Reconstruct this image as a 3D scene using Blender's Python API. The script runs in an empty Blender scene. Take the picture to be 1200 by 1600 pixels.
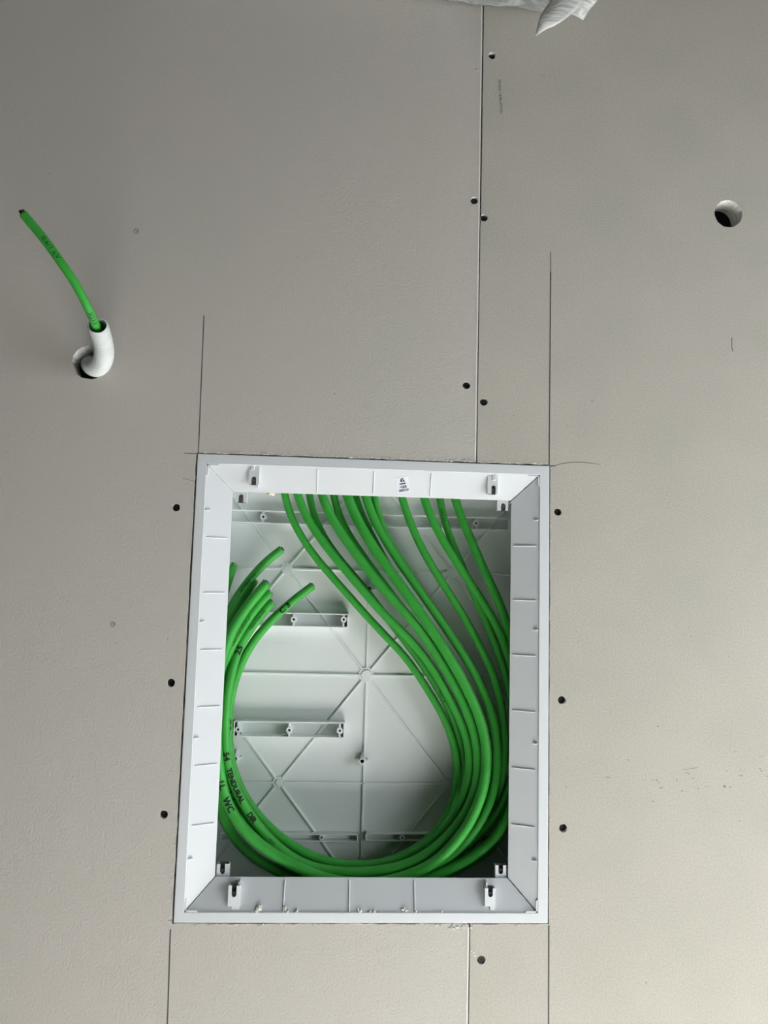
import bpy, bmesh, math, random
import numpy as np
from mathutils import Vector, Matrix

random.seed(7)
rng = np.random.RandomState(11)
sc = bpy.context.scene
COL = sc.collection

# ------------------------------------------------------------------ camera
H = 1.30          # height of the camera above the floor (m)
D = 0.80          # distance of the camera from the plasterboard face (m)
F = 1155.0        # focal length in pixels of the 1200x1600 frame
R = np.array([[0.99805609, 0.02578403, 0.05673822],
              [-0.03129557, 0.9946447, 0.09850127],
              [-0.05389461, -0.10008544, 0.99351813]])   # wall axes -> camera axes
cam_d = bpy.data.cameras.new('camera')
cam = bpy.data.objects.new('camera', cam_d)
COL.objects.link(cam)
cam_d.sensor_fit = 'VERTICAL'
cam_d.sensor_height = 36.0
cam_d.lens = F * 36.0 / 1600.0
cam_d.clip_start = 0.01
Mw = np.array([[1, 0, 0], [0, 0, -1], [0, 1, 0]], float)
rot = Mw @ R.T
m4 = Matrix([[*rot[0], 0], [*rot[1], -D], [*rot[2], H], [0, 0, 0, 1]])
cam.matrix_world = m4
sc.camera = cam

# ------------------------------------------------------------------ world, lights, exposure
w = bpy.data.worlds.new('world'); sc.world = w; w.use_nodes = True
w.node_tree.nodes['Background'].inputs[0].default_value = (1.0, 0.96, 0.90, 1)
w.node_tree.nodes['Background'].inputs[1].default_value = 0.02

sun_d = bpy.data.lights.new('sun', 'SUN'); sun_d.energy = 60.0; sun_d.angle = 0.02
sun_d.color = (1.0, 0.985, 0.96)
sun = bpy.data.objects.new('sun', sun_d); COL.objects.link(sun)
sun.rotation_euler = Vector((-0.63, -0.04, -0.78)).to_track_quat('-Z', 'Y').to_euler()

win_d = bpy.data.lights.new('window_daylight', 'AREA'); win_d.shape = 'RECTANGLE'
win_d.size = 0.95; win_d.size_y = 1.5; win_d.energy = 21.0; win_d.color = (0.90, 0.955, 1.0)
win = bpy.data.objects.new('window_daylight', win_d); COL.objects.link(win)
win.location = (1.19, -0.62, 1.12)
win.rotation_euler = Vector((-1, 0, 0)).to_track_quat('-Z', 'Z').to_euler()

sc.view_settings.view_transform = 'Standard'
sc.view_settings.look = 'None'
sc.view_settings.exposure = 0.0
sc.view_settings.gamma = 1.0
sc.view_settings.use_curve_mapping = False

# ------------------------------------------------------------------ helpers
def P(px, py, d=0.0):
    """point on the plane d millimetres behind the plasterboard face that is seen at a pixel"""
    r = R.T @ np.array([(px - 600.0) / F, -(py - 800.0) / F, -1.0])
    t = (D + d / 1000.0) / -r[2]
    return Vector((r[0] * t, d / 1000.0, H + r[1] * t))

def W(x, d, z):
    """wall millimetres (x right, d deep, z up from camera height) -> world"""
    return Vector((x / 1000.0, d / 1000.0, H + z / 1000.0))

def link(o, parent=None):
    COL.objects.link(o)
    if parent is not None:
        bpy.context.view_layer.update()
        o.parent = parent
        o.matrix_parent_inverse = parent_inv(parent)
    return o

def parent_inv(p):
    m = Matrix.Translation(p.location)
    if p.parent is not None:
        m = m                       # parents are only ever translated, never rotated
    return m.inverted()

def tag(o, label, cat=None, group=None, kind=None):
    if label: o['label'] = label
    if cat: o['category'] = cat
    if group: o['group'] = group
    if kind: o['kind'] = kind
    return o

def smooth(me, on=True):
    for p in me.polygons: p.use_smooth = on

def mesh_obj(name, verts, faces, mats, parent=None, shade=False, fmats=None):
    me = bpy.data.meshes.new(name)
    me.from_pydata([tuple(v) for v in verts], [], faces)
    if not isinstance(mats, (list, tuple)): mats = [mats]
    for m in mats: me.materials.append(m)
    if fmats: me.polygons.foreach_set('material_index', fmats)
    if shade: smooth(me)
    me.update()
    return link(bpy.data.objects.new(name, me), parent)

def bm_obj(name, bm, mats, parent=None, shade=False):
    me = bpy.data.meshes.new(name)
    bm.normal_update(); bm.to_mesh(me); bm.free()
    if not isinstance(mats, (list, tuple)): mats = [mats]
    for m in mats: me.materials.append(m)
    if shade: smooth(me)
    return link(bpy.data.objects.new(name, me), parent)

def empty(name, loc):
    o = bpy.data.objects.new(name, None); COL.objects.link(o); o.location = loc
    o.empty_display_size = 0.02
    return o

def hexa(bm, a, b):
    """a, b: two quads (4 points each, same winding) joined into a closed prism"""
    va = [bm.verts.new(v) for v in a]; vb = [bm.verts.new(v) for v in b]
    n = len(va)
    bm.faces.new(va); bm.faces.new(vb[::-1])
    for i in range(n):
        j = (i + 1) % n
        bm.faces.new([va[j], va[i], vb[i], vb[j]])

def box(bm, x0, x1, d0, d1, z0, z1):
    """box in wall millimetres"""
    hexa(bm, [W(x0, d0, z0), W(x1, d0, z0), W(x1, d0, z1), W(x0, d0, z1)],
             [W(x0, d1, z0), W(x1, d1, z0), W(x1, d1, z1), W(x0, d1, z1)])

def fix(bm):
    bmesh.ops.recalc_face_normals(bm, faces=bm.faces[:])
    return bm

def bevel(o, w, seg=2):
    m = o.modifiers.new('bevel', 'BEVEL'); m.width = w; m.segments = seg; m.limit_method = 'ANGLE'
    m.angle_limit = math.radians(40)
    return o

def slab(loops, y0, y1):
    """flat board with holes: loops of (x, z) world metres, first the outline; y0 front, y1 back"""
    bm = bmesh.new(); fl = []; edges = []
    for lp in loops:
        vs = [bm.verts.new((x, y0, z)) for x, z in lp]
        fl.append(vs)
        edges += [bm.edges.new((vs[i], vs[(i + 1) % len(vs)])) for i in range(len(vs))]
    bmesh.ops.triangle_fill(bm, use_beauty=True, use_dissolve=False, edges=edges)
    front = bm.faces[:]
    for f in front: f.material_index = 0
    back = {}
    for v in bm.verts[:]: back[v] = bm.verts.new((v.co.x, y1, v.co.z))
    for f in front: bm.faces.new([back[v] for v in f.verts][::-1]).material_index = 0
    for vs in fl:
        for i in range(len(vs)):
            j = (i + 1) % len(vs)
            bm.faces.new([vs[i], vs[j], back[vs[j]], back[vs[i]]]).material_index = 1
    return fix(bm)

def circle_loop(c, r, n=28, jit=0.0):
    return [(c.x + (r + rng.uniform(-jit, jit)) * math.cos(2 * math.pi * i / n),
             c.z + (r + rng.uniform(-jit, jit)) * math.sin(2 * math.pi * i / n)) for i in range(n)]

# ------------------------------------------------------------------ materials
def material(name, col, rough=0.6, spec=0.4, var=None, vscale=40.0, bump=0.0, bscale=300.0, fine=0.0, fscale=900.0):
    m = bpy.data.materials.new(name); m.use_nodes = True
    nt = m.node_tree; N = nt.nodes; L = nt.links
    b = N['Principled BSDF']
    b.inputs['Roughness'].default_value = rough
    b.inputs['Specular IOR Level'].default_value = spec
    tc = N.new('ShaderNodeTexCoord')
    def noise(scale, det=4.0):
        n = N.new('ShaderNodeTexNoise'); n.inputs['Scale'].default_value = scale
        n.inputs['Detail'].default_value = det
        L.new(tc.outputs['Object'], n.inputs['Vector']); return n
    v2 = var if var else tuple(c * 0.93 for c in col)
    n1 = noise(vscale)
    rp = N.new('ShaderNodeValToRGB')
    rp.color_ramp.elements[0].position = 0.35; rp.color_ramp.elements[1].position = 0.65
    rp.color_ramp.elements[0].color = (*v2, 1); rp.color_ramp.elements[1].color = (*col, 1)
    L.new(n1.outputs['Fac'], rp.inputs['Fac'])
    out = rp.outputs['Color']
    if fine > 0:
        n2 = noise(fscale, 3.0)
        mp = N.new('ShaderNodeMapRange')
        mp.inputs['From Min'].default_value = 0.3; mp.inputs['From Max'].default_value = 0.7
        mp.inputs['To Min'].default_value = 1 - fine; mp.inputs['To Max'].default_value = 1 + fine
        L.new(n2.outputs['Fac'], mp.inputs['Value'])
        mx = N.new('ShaderNodeVectorMath'); mx.operation = 'SCALE'
        L.new(out, mx.inputs[0]); L.new(mp.outputs['Result'], mx.inputs['Scale'])
        out = mx.outputs['Vector']
    L.new(out, b.inputs['Base Color'])
    if bump > 0:
        n3 = noise(bscale, 5.0)
        bp = N.new('ShaderNodeBump'); bp.inputs['Strength'].default_value = bump
        bp.inputs['Distance'].default_value = 0.001
        L.new(n3.outputs['Fac'], bp.inputs['Height']); L.new(bp.outputs['Normal'], b.inputs['Normal'])
    return m

M = {}
M['paper_l'] = material('plasterboard_paper_warm', (0.545, 0.51, 0.462), 0.9, 0.15, (0.525, 0.505, 0.455), 5.0, 0.6, 420.0, 0.055, 800.0)
M['paper_r'] = material('plasterboard_paper_grey', (0.505, 0.475, 0.418), 0.9, 0.15, (0.475, 0.455, 0.395), 12.0, 0.2, 500.0, 0.10, 520.0)
M['gypsum'] = material('gypsum_core', (0.80, 0.79, 0.75), 0.95, 0.1, (0.62, 0.60, 0.56), 220.0, 0.5, 900.0)
M['torn'] = material('torn_paper', (0.82, 0.81, 0.77), 0.9, 0.1, (0.62, 0.60, 0.55), 400.0)
M['rim'] = material('pale_board_rim', (0.86, 0.84, 0.79), 0.85, 0.15, (0.78, 0.76, 0.72), 90.0)
M['cream'] = material('cream_foam', (0.78, 0.74, 0.55), 0.7, 0.3)
M['white'] = material('white_plastic', (0.695, 0.72, 0.735), 0.40, 0.42, (0.685, 0.712, 0.728), 12.0, 0.03, 700.0)
M['back'] = material('white_plastic_matt', (0.80, 0.835, 0.825), 0.5, 0.4, (0.775, 0.815, 0.805), 18.0, 0.03, 700.0)
M['green'] = material('green_sheath', (0.045, 0.375, 0.047), 0.45, 0.40, (0.038, 0.335, 0.040), 60.0, 0.06, 500.0)
M['ink'] = material('black_ink', (0.008, 0.009, 0.008), 0.6, 0.3)
M['print'] = material('printed_ink', (0.014, 0.05, 0.018), 0.6, 0.3)
M['pencil'] = material('pencil_graphite', (0.045, 0.043, 0.045), 0.6, 0.4, (0.08, 0.076, 0.075), 900.0)
M['pale_ink'] = material('board_print', (0.13, 0.115, 0.09), 0.7, 0.3)
M['scuff'] = material('scuff', (0.16, 0.15, 0.135), 0.8, 0.2, (0.28, 0.27, 0.25), 900.0)
M['scratch'] = material('scratch', (0.66, 0.63, 0.585), 0.8, 0.2)
M['fill'] = material('sheath_filler', (0.66, 0.78, 0.66), 0.7, 0.3)
M['brown'] = material('brown_core', (0.12, 0.045, 0.02), 0.5, 0.4)
M['blue'] = material('blue_core', (0.06, 0.16, 0.42), 0.5, 0.4)
M['yellow'] = material('yellow_green_core', (0.45, 0.50, 0.06), 0.5, 0.4)
M['black'] = material('black_core_hole_shade', (0.012, 0.012, 0.014), 0.5, 0.4)  # cable core; also the painted shade in boss and post holes
M['screw'] = material('black_phosphate_screw', (0.010, 0.010, 0.010), 0.45, 0.5)
M['steel'] = material('zinc_screw', (0.22, 0.22, 0.21), 0.35, 0.5)
M['steel'].node_tree.nodes['Principled BSDF'].inputs['Metallic'].default_value = 0.7
M['conduit'] = material('grey_white_conduit', (0.66, 0.69, 0.67), 0.42, 0.45)
M['sticker'] = material('sticker_paper', (0.80, 0.82, 0.88), 0.5, 0.4)
M['sink'] = material('sticker_ink', (0.02, 0.025, 0.05), 0.6, 0.3)
M['floor'] = material('bare_screed', (0.585, 0.585, 0.575), 0.8, 0.2, (0.53, 0.53, 0.52), 3.0, 0.3, 60.0)
M['paint'] = material('bare_concrete', (0.24, 0.235, 0.225), 0.85, 0.2, (0.20, 0.195, 0.185), 6.0)  # dark tone chosen to cut bounce from ceiling and side wall
M['dark'] = material('recess_shade', (0.10, 0.095, 0.09), 0.9, 0.1)  # dark colour standing in for shade in the cavity and clip recesses

def film(name, tint, alpha_lo, alpha_hi, bscale):
    m = bpy.data.materials.new(name); m.use_nodes = True
    nt = m.node_tree; N = nt.nodes; L = nt.links
    b = N['Principled BSDF']; b.inputs['Base Color'].default_value = (*tint, 1)
    b.inputs['Roughness'].default_value = 0.22
    tc = N.new('ShaderNodeTexCoord')
    mp = N.new('ShaderNodeMapping'); mp.inputs['Scale'].default_value = (0.7, 1.6, 3.4)
    L.new(tc.outputs['Object'], mp.inputs['Vector'])
    n = N.new('ShaderNodeTexNoise'); n.inputs['Scale'].default_value = bscale; n.inputs['Detail'].default_value = 6.0
    n.inputs['Distortion'].default_value = 1.2
    L.new(mp.outputs['Vector'], n.inputs['Vector'])
    r = N.new('ShaderNodeMapRange'); r.inputs['From Min'].default_value = 0.4; r.inputs['From Max'].default_value = 0.66
    r.inputs['To Min'].default_value = alpha_lo; r.inputs['To Max'].default_value = alpha_hi
    L.new(n.outputs['Fac'], r.inputs['Value']); L.new(r.outputs['Result'], b.inputs['Alpha'])
    bp = N.new('ShaderNodeBump'); bp.inputs['Strength'].default_value = 0.9; bp.inputs['Distance'].default_value = 0.004
    L.new(n.outputs['Fac'], bp.inputs['Height']); L.new(bp.outputs['Normal'], b.inputs['Normal'])
    return m
M['film'] = film('clear_film', (0.40, 0.415, 0.40), 0.30, 0.95, 38.0)
M['film_w'] = film('milky_film', (0.62, 0.63, 0.60), 0.72, 0.95, 25.0)
M['duct'] = material('grey_wrapped_core', (0.30, 0.31, 0.30), 0.5, 0.4, (0.22, 0.23, 0.22), 14.0)

# ------------------------------------------------------------------ the room
X0, X1, YF, ZT = -1.9, 1.22, -3.6, 2.62
def room(name, verts, faces, mat, label, cat):
    o = mesh_obj(name, verts, faces, mat); tag(o, label, cat, kind='structure'); return o
bm = bmesh.new()
hexa(bm, [Vector((X0, YF, -.1)), Vector((X1 + .2, YF, -.1)), Vector((X1 + .2, .2, -.1)), Vector((X0, .2, -.1))],
         [Vector((X0, YF, 0)), Vector((X1 + .2, YF, 0)), Vector((X1 + .2, .2, 0)), Vector((X0, .2, 0))])
tag(bm_obj('floor', fix(bm), M['floor']), 'bare grey screed floor below the wall', 'floor', kind='structure')
bm = bmesh.new()
hexa(bm, [Vector((X0, YF, ZT)), Vector((X1 + .2, YF, ZT)), Vector((X1 + .2, .2, ZT)), Vector((X0, .2, ZT))],
         [Vector((X0, YF, ZT + .1)), Vector((X1 + .2, YF, ZT + .1)), Vector((X1 + .2, .2, ZT + .1)), Vector((X0, .2, ZT + .1))])
tag(bm_obj('ceiling', fix(bm), M['paint']), 'unseen grey concrete ceiling added to block the sun', 'ceiling', kind='structure')  # added to stop sun passing over the side wall
# unseen side wall added to block the sun except through its tall window opening
bm = bmesh.new()
wy0, wy1, wz0, wz1 = -1.10, -0.14, 0.36, 1.88
for (ya, yb, za, zb) in ((YF, wy0, 0, ZT), (wy1, 0.0, 0, ZT), (wy0, wy1, 0, wz0), (wy0, wy1, wz1, ZT)):
    hexa(bm, [Vector((X1, ya, za)), Vector((X1, yb, za)), Vector((X1, yb, zb)), Vector((X1, ya, zb))],
             [Vector((X1 + .14, ya, za)), Vector((X1 + .14, yb, za)), Vector((X1 + .14, yb, zb)), Vector((X1 + .14, ya, zb))])
tag(bm_obj('wall_right', fix(bm), M['paint']), 'unseen grey side wall added to block sun around a tall window opening', 'wall', kind='structure')

# ------------------------------------------------------------------ plasterboard wall
# enclosure outline in wall millimetres
BX0, BX1, BZ0, BZ1 = -160.0, 225.8, -345.5, 137.8     # flange outside
LX0, LX1, LZ0, LZ1 = -149.7, 214.9, -335.2, 127.0     # flange inside (lip)
IX0, IX1, IZ0, IZ1 = -122.3, 186.1, -305.2, 99.0     # inner edge of the collar
ID = 13.0                                              # its depth
CXm, CZm = 33.0, -104.5
BACK = 90.0
def wxz(x, z): return (x / 1000.0, H + z / 1000.0)

s_top, s_bot = P(755, 20), P(732, 1600)
def seam_x(z):
    return s_top.x + (s_bot.x - s_top.x) * (z - s_top.z) / (s_bot.z - s_top.z)
def jag(a, b, n, amp):
    """ragged cut line between two (x, z) points, both ends kept"""
    out = []
    for i in range(n):
        t = i / n
        j = rng.uniform(-amp, amp) if 0 < i else 0.0
        dx, dz = b[0] - a[0], b[1] - a[1]; l = math.hypot(dx, dz)
        out.append((a[0] + dx * t - dz / l * j, a[1] + dz * t + dx / l * j))
    return out
G = 1.6
cx0, cx1 = (BX0 - 1.9) / 1000, (BX1 + 1.3) / 1000
cz0, cz1 = H + (BZ0 - 1.3) / 1000, H + (BZ1 + 1.1) / 1000
gap = 0.0006
holeL = P(140.5, 566); rL = 0.0189
holeR = P(1138, 334); rR = 0.0166
screws = [(769, 87, 'R'), (741, 313, 'L'), (756, 340, 'R'), (729, 602, 'L'), (756, 628, 'R'), (275, 793, 'L'),
          (267, 1067, 'L'), (256, 1273, 'L'), (872, 800, 'R'), (878, 1094, 'R'), (880, 1294, 'R'), (752, 1500, 'R')]
zb, zt = 0.0, ZT
def sx(z, s): return seam_x(z) + s * gap
ML = [(X0, zb), (sx(zb, -1), zb)] + \
     [(sx(cz0, -1), cz0 - .0012)] + jag((sx(cz0, -1) - .004, cz0 + .0002), (cx0, cz0), 46, .0006) + \
     jag((cx0, cz0), (cx0, cz1), 60, .0005) + jag((cx0, cz1), (sx(cz1, -1), cz1), 50, .0006) + \
     [(sx(cz1, -1), cz1), (sx(zt, -1), zt), (X0, zt)]
MR = [(X1, zb), (X1, zt), (sx(zt, 1), zt)] + [(sx(cz1, 1), cz1)] + jag((sx(cz1, 1) + .0008, cz1), (cx1, cz1), 14, .0006) + \
     jag((cx1, cz1), (cx1, cz0), 60, .0004) + jag((cx1, cz0), (sx(cz0, 1), cz0), 16, .0006) + \
     [(sx(cz0, 1), cz0), (sx(zb, 1), zb)]
def screw_loops(side):
    return [circle_loop(P(x, y), 0.0043, 16, 0.0003) for x, y, s in screws if s == side]
TB = 0.0125
bmL = slab([ML, circle_loop(holeL, rL, 40, .0006)] + screw_loops('L'), 0.0, TB)
# tapered factory edge of the left board, recessed towards the joint
dirz = Vector((s_top.x - s_bot.x, 0, s_top.z - s_bot.z)).normalized()
nrm = Vector((dirz.z, 0, -dirz.x))
for off in (0.046, 0.0025):
    bmesh.ops.bisect_plane(bmL, geom=bmL.verts[:] + bmL.edges[:] + bmL.faces[:], plane_co=s_bot - nrm * off, plane_no=nrm)
for v in bmL.verts:
    if v.co.y < TB * 0.5:
        t = (nrm.dot(v.co - s_bot) + 0.046) / 0.0455
        if t > 0: v.co.y += 0.0006 * t
        if t > 0.965: v.co.y += 0.0004 * (t - 0.965) / 0.035
bmR = slab([MR, circle_loop(holeR, rR, 36, .0004)] + screw_loops('R'), 0.0, TB)

# wall: second board layer, then an unseen dark backing added to keep light out of the cavity
inner = [(X0, zb), (X1, zb), (X1, zt), (X0, zt)]
cut = [(cx0, cz0), (cx1, cz0), (cx1, cz1), (cx0, cz1)]
bmw = slab([inner, cut, circle_loop(holeL, rL + .0003, 32), circle_loop(holeR, rR - .0002, 36)], TB + .0002, 2 * TB)
hexa(bmw, [Vector((X0, .16, zb)), Vector((X1, .16, zb)), Vector((X1, .16, zt)), Vector((X0, .16, zt))],
          [Vector((X0, .18, zb)), Vector((X1, .18, zb)), Vector((X1, .18, zt)), Vector((X0, .18, zt))])
for xa in (X0, X1 - .02):
    hexa(bmw, [Vector((xa, 2 * TB, zb)), Vector((xa + .02, 2 * TB, zb)), Vector((xa + .02, 2 * TB, zt)), Vector((xa, 2 * TB, zt))],
              [Vector((xa, .16, zb)), Vector((xa + .02, .16, zb)), Vector((xa + .02, .16, zt)), Vector((xa, .16, zt))])
for f in bmw.faces:
    if f.calc_center_median().y > 2 * TB + .001: f.material_index = 2
wall = bm_obj('wall_back', fix(bmw), [M['paper_l'], M['gypsum'], M['dark']])
tag(wall, 'double layer plasterboard wall around the white cable box', 'wall', kind='structure')
pL = bm_obj('plasterboard_panel', bmL, [M['paper_l'], M['gypsum']], wall)
pR = bm_obj('plasterboard_panel', bmR, [M['paper_r'], M['gypsum']], wall)
tag(pL, 'warm grey plasterboard left of the vertical joint')
tag(pR, 'greyer plasterboard right of the vertical joint')

# pale paper-wrapped rim of the left board along the joint
for za, zb_ in ((H - .90, cz0 - .003), (cz1 + .001, H + .90)):
    bm = bmesh.new(); xa, xb = seam_x(za) - gap, seam_x(zb_) - gap
    hexa(bm, [Vector((xa - .0016, .0004, za)), Vector((xa, .0004, za)), Vector((xb, .0004, zb_)), Vector((xb - .0016, .0004, zb_))],
             [Vector((xa - .0016, .004, za)), Vector((xa, .004, za)), Vector((xb, .004, zb_)), Vector((xb - .0016, .004, zb_))])
    bm_obj('board_rim', fix(bm), M['rim'], pL)

# screws sunk into the boards
def screw_mesh():
    bm = bmesh.new(); n = 20
    prof = [(0.0, 0.9), (1.3, 0.9), (1.3, 0.0), (3.6, 0.0), (4.0, 0.4), (1.9, 3.0), (1.9, 6.0)]
    rings = []
    for r, d in prof:
        if r == 0: rings.append([bm.verts.new((0, d / 1000, 0))]); continue
        rings.append([bm.verts.new((r / 1000 * math.cos(2 * math.pi * i / n), d / 1000, r / 1000 * math.sin(2 * math.pi * i / n))) for i in range(n)])
    # cross recess: pull the inner ring into a plus shape
    for ring, in ((rings[1],), (rings[2],)):
        for i, v in enumerate(ring):
            a = 2 * math.pi * i / n; k = 1.75 if abs(math.cos(2 * a)) > 0.9 else 0.45
            v.co.x *= k; v.co.z *= k
    for i in range(n):
        j = (i + 1) % n
        bm.faces.new([rings[0][0], rings[1][i], rings[1][j]])
        for a, b in zip(rings[1:], rings[2:]):
            bm.faces.new([a[i], a[j], b[j], b[i]])
    fix(bm); me = bpy.data.meshes.new('screw'); bm.to_mesh(me); bm.free(); me.materials.append(M['screw']); return me
sm = screw_mesh()
for x, y, s in screws:
    o = bpy.data.objects.new('screw', sm); c = P(x, y)
    COL.objects.link(o); o.parent = pL if s == 'L' else pR
    o.location = (c.x, 0.0012 if y == 1500 else 0.0036, c.z)
    o.rotation_euler = (0, rng.uniform(0, 1.5), 0)
    tag(o, 'black countersunk drywall screw head')

# pencil marks, printed marks and scuffs: thin marks lying on the paper
def stroke(name, pts, wid, mat, parent, lift=0.00012, taper=False, d=0.0, label=None):
    """flat ribbon along pixels on the board face; wid in mm"""
    ps = [P(x, y, d) for x, y in pts]
    n = len(ps); vs = []; fs = []
    for i, p in enumerate(ps):
        a = ps[max(i - 1, 0)]; b = ps[min(i + 1, n - 1)]
        t = (b - a); t.y = 0; t.normalize(); s = Vector((-t.z, 0, t.x))
        k = wid / 2000.0
        if taper: k *= (0.35 + 0.65 * math.sin(math.pi * min(max((i + .35) / n, 0), 1)))
        for q in (s * k, s * -k):
            vs.append(p + q + Vector((0, -lift, 0)))
            vs.append(p + q + Vector((0, 0.00005, 0)))
    for i in range(n - 1):
        a = 4 * i; b = a + 4
        fs += [(a, a + 2, b + 2, b), (a, b, b + 1, a + 1), (a + 2, a + 3, b + 3, b + 2)]
    o = mesh_obj(name, vs, fs, mat, parent)
    if label: o['label'] = label
    return o
stroke('pencil_line', [(318.5, 493), (318.2, 505), (310, 708)], 1.0, M['pencil'], pL, label='dark pencil line above the upper left box corner')
stroke('pencil_line', [(266.5, 1452), (266, 1460), (261.5, 1602)], 1.3, M['pencil'], pL, label='dark pencil line below the lower left box corner')
stroke('pencil_line', [(288, 708), (308, 709)], 0.6, M['pencil'], pL)
stroke('pencil_line', [(860.5, 394), (860.5, 440)], 0.7, M['pencil'], pR)
stroke('pencil_line', [(860.5, 425), (859, 600), (858, 727)], 1.25, M['pencil'], pR, label='long dark pencil line above the upper right box corner')
stroke('pencil_line', [(857.5, 1446), (857, 1605)], 1.5, M['pencil'], pR, label='dark pencil line below the lower right box corner')
stroke('pencil_line', [(859, 728), (868, 728)], 1.1, M['pencil'], pR)
stroke('pencil_line', [(866, 728), (880, 724), (895, 722), (915, 722.5), (938, 726)], 0.5, M['pencil'], pR, taper=True, label='thin curved pencil arc')
stroke('pencil_line', [(1143.5, 527), (1143.5, 540), (1144.5, 549)], 0.8, M['pencil'], pR, label='short pencil tick')
stroke('pencil_line', [(285, 747), (297, 750), (304, 752)], 0.5, M['scuff'], pL)
stroke('pencil_line', [(1144, 1442), (1144, 1443)], 0.4, M['scuff'], pR)
def ring(cx, cy, r, n=16): return [(cx + r * math.cos(2 * math.pi * i / n), cy + r * math.sin(2 * math.pi * i / n)) for i in range(n + 1)]
for (cx, cy) in ((212.7, 361.3), (176.2, 975.3)):
    o = stroke('printed_mark', ring(cx, cy, 3.6), 0.62, M['pale_ink'], pL, label='tiny printed circle mark')
    stroke('mark_line', [(cx, cy - 2.4), (cx, cy)], 0.6, M['pale_ink'], o)
    stroke('mark_line', [(cx, cy), (cx + 3, cy)], 0.6, M['pale_ink'], o)
def scuffs(name, items, mat, parent, label):
    bm = bmesh.new()
    for (x, y, L_, Wd, ang) in items:
        c = P(x, y); u = Vector((math.cos(ang), 0, -math.sin(ang))); v = Vector((-u.z, 0, u.x))
        k = 6; ps = []
        for i in range(k):
            a = 2 * math.pi * i / k + .3
            ps.append(c + u * (L_ / 2000 * math.cos(a)) + v * (Wd / 2000 * math.sin(a)))
        hexa(bm, [p + Vector((0, -.00012, 0)) for p in ps], [p + Vector((0, .0001, 0)) for p in ps])
    o = bm_obj(name, fix(bm), mat, parent); tag(o, label, kind='stuff'); return o
SC = [(1085, 1200, 9, .5, -.1), (1074, 1202, 12, .35, -.15), (1072.5, 1207.5, 2.2, 1.1, .2), (1076.5, 1209, 1.6, 1, .9), (1057.5, 1219, 2.2, 1.2, 0),
      (1026.5, 1219, 3, 1.3, .5), (1029.5, 1222.5, 1.8, 1.2, .8), (1033, 1231, 4.5, 1.3, -.1), (1020.5, 1252, 2.2, 1.3, .3), (1066, 1235.5, 2.2, 1.1, 0),
      (1083, 1216, 1.6, 1.2, 0), (1132, 1228.5, 4.0, 2.2, .5), (1141, 1230, 3, 1.0, .1), (1158, 1212, 6, .8, 0), (1160, 1204.5, 10, .3, 0), (1136, 1204.5, 2, 1, .3),
      (1187.5, 1201, 1.8, 1.4, .7), (1189.5, 1204.5, 2, 1.6, .9), (1198.5, 1213, 1.5, 1.3, 0), (1091, 1232.5, 2, 1, 0), (1028, 1134.5, 2, 1.6, -.9),
      (1155.5, 1283, 1.4, 1.2, 0), (983, 1187.5, 1.2, 1.2, 0), (1010, 1535.5, 2.0, 1.4, 1.2), (925, 626.5, 2.6, 1.3, 1.4), (886, 664.5, 1.4, 1.2, 0),
      (803, 649.5, 1.2, 1.2, 0), (1062.5, 381.5, 1.2, 1, 0), (900.5, 987, 1.8, .8, .6), (904.5, 994.5, 1.6, .9, .7), (904, 1002.5, 1.4, .9, .7),
      (950, 1214.5, 5, .9, .1), (885, 1229.5, 2.2, 1.0, .1), (886, 1184.5, 1.6, .8, 0), (1080, 994.5, 1.6, .8, .4), (1068, 991.5, 1.8, .8, .3), (1075, 981, 1.6, .9, .8),
      (1139, 1025.5, 1.7, .9, .6), (1077, 1093, 1.6, .7, 1), (1027.5, 999, 1.3, .8, 0), (981.5, 1187, 1.5, .8, .4), (1148, 1174.5, 4, .5, 0), (1190, 1182, 7, .3, -.1),
      (1105, 1229, 6, .4, -.1), (1020, 1218.5, 6, .4, .1), (850, 119.5, 3, .7, -.3), (846.5, 117.5, 7, .35, -.4)]
scuffs('scuff_marks', SC, M['scuff'], pR, 'scattered dark scuff marks on the right board')
SL = [(731, 480.5, 1.3, 1, 0), (690, 562.5, 1.4, 1, 0), (522.5, 615, 1.8, 1.0, .3), (565, 346, 1.6, .9, 0), (312, 673, 1.2, .9, 0), (77, 271, 1.4, .9, 0),
      (180, 1005, 1.6, .9, 0), (262, 998, 1.6, 1, .3), (268, 1205, 1.4, 1, 0), (32, 375, 1.2, .9, 0), (312, 122.5, 1.2, .8, 0), (744.5, 107.5, 2.4, 1.3, -.5)]
scuffs('scuff_marks', SL, M['scuff'], pL, 'few dark specks on the left board')
SS = [(440, 361, 26, .35, 0), (455, 360.5, 14, .3, 0), (252, 123, 7, .35, .1), (268, 115, 6, .35, -.7), (278, 92, 3, .35, -1.2), (284, 51, 4, .4, .5),
      (746.2, 111.5, 2.0, 1.3, .1)]
scuffs('scratch_marks', SS, M['scratch'], pL, 'faint pale scratches on the left board')

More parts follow.
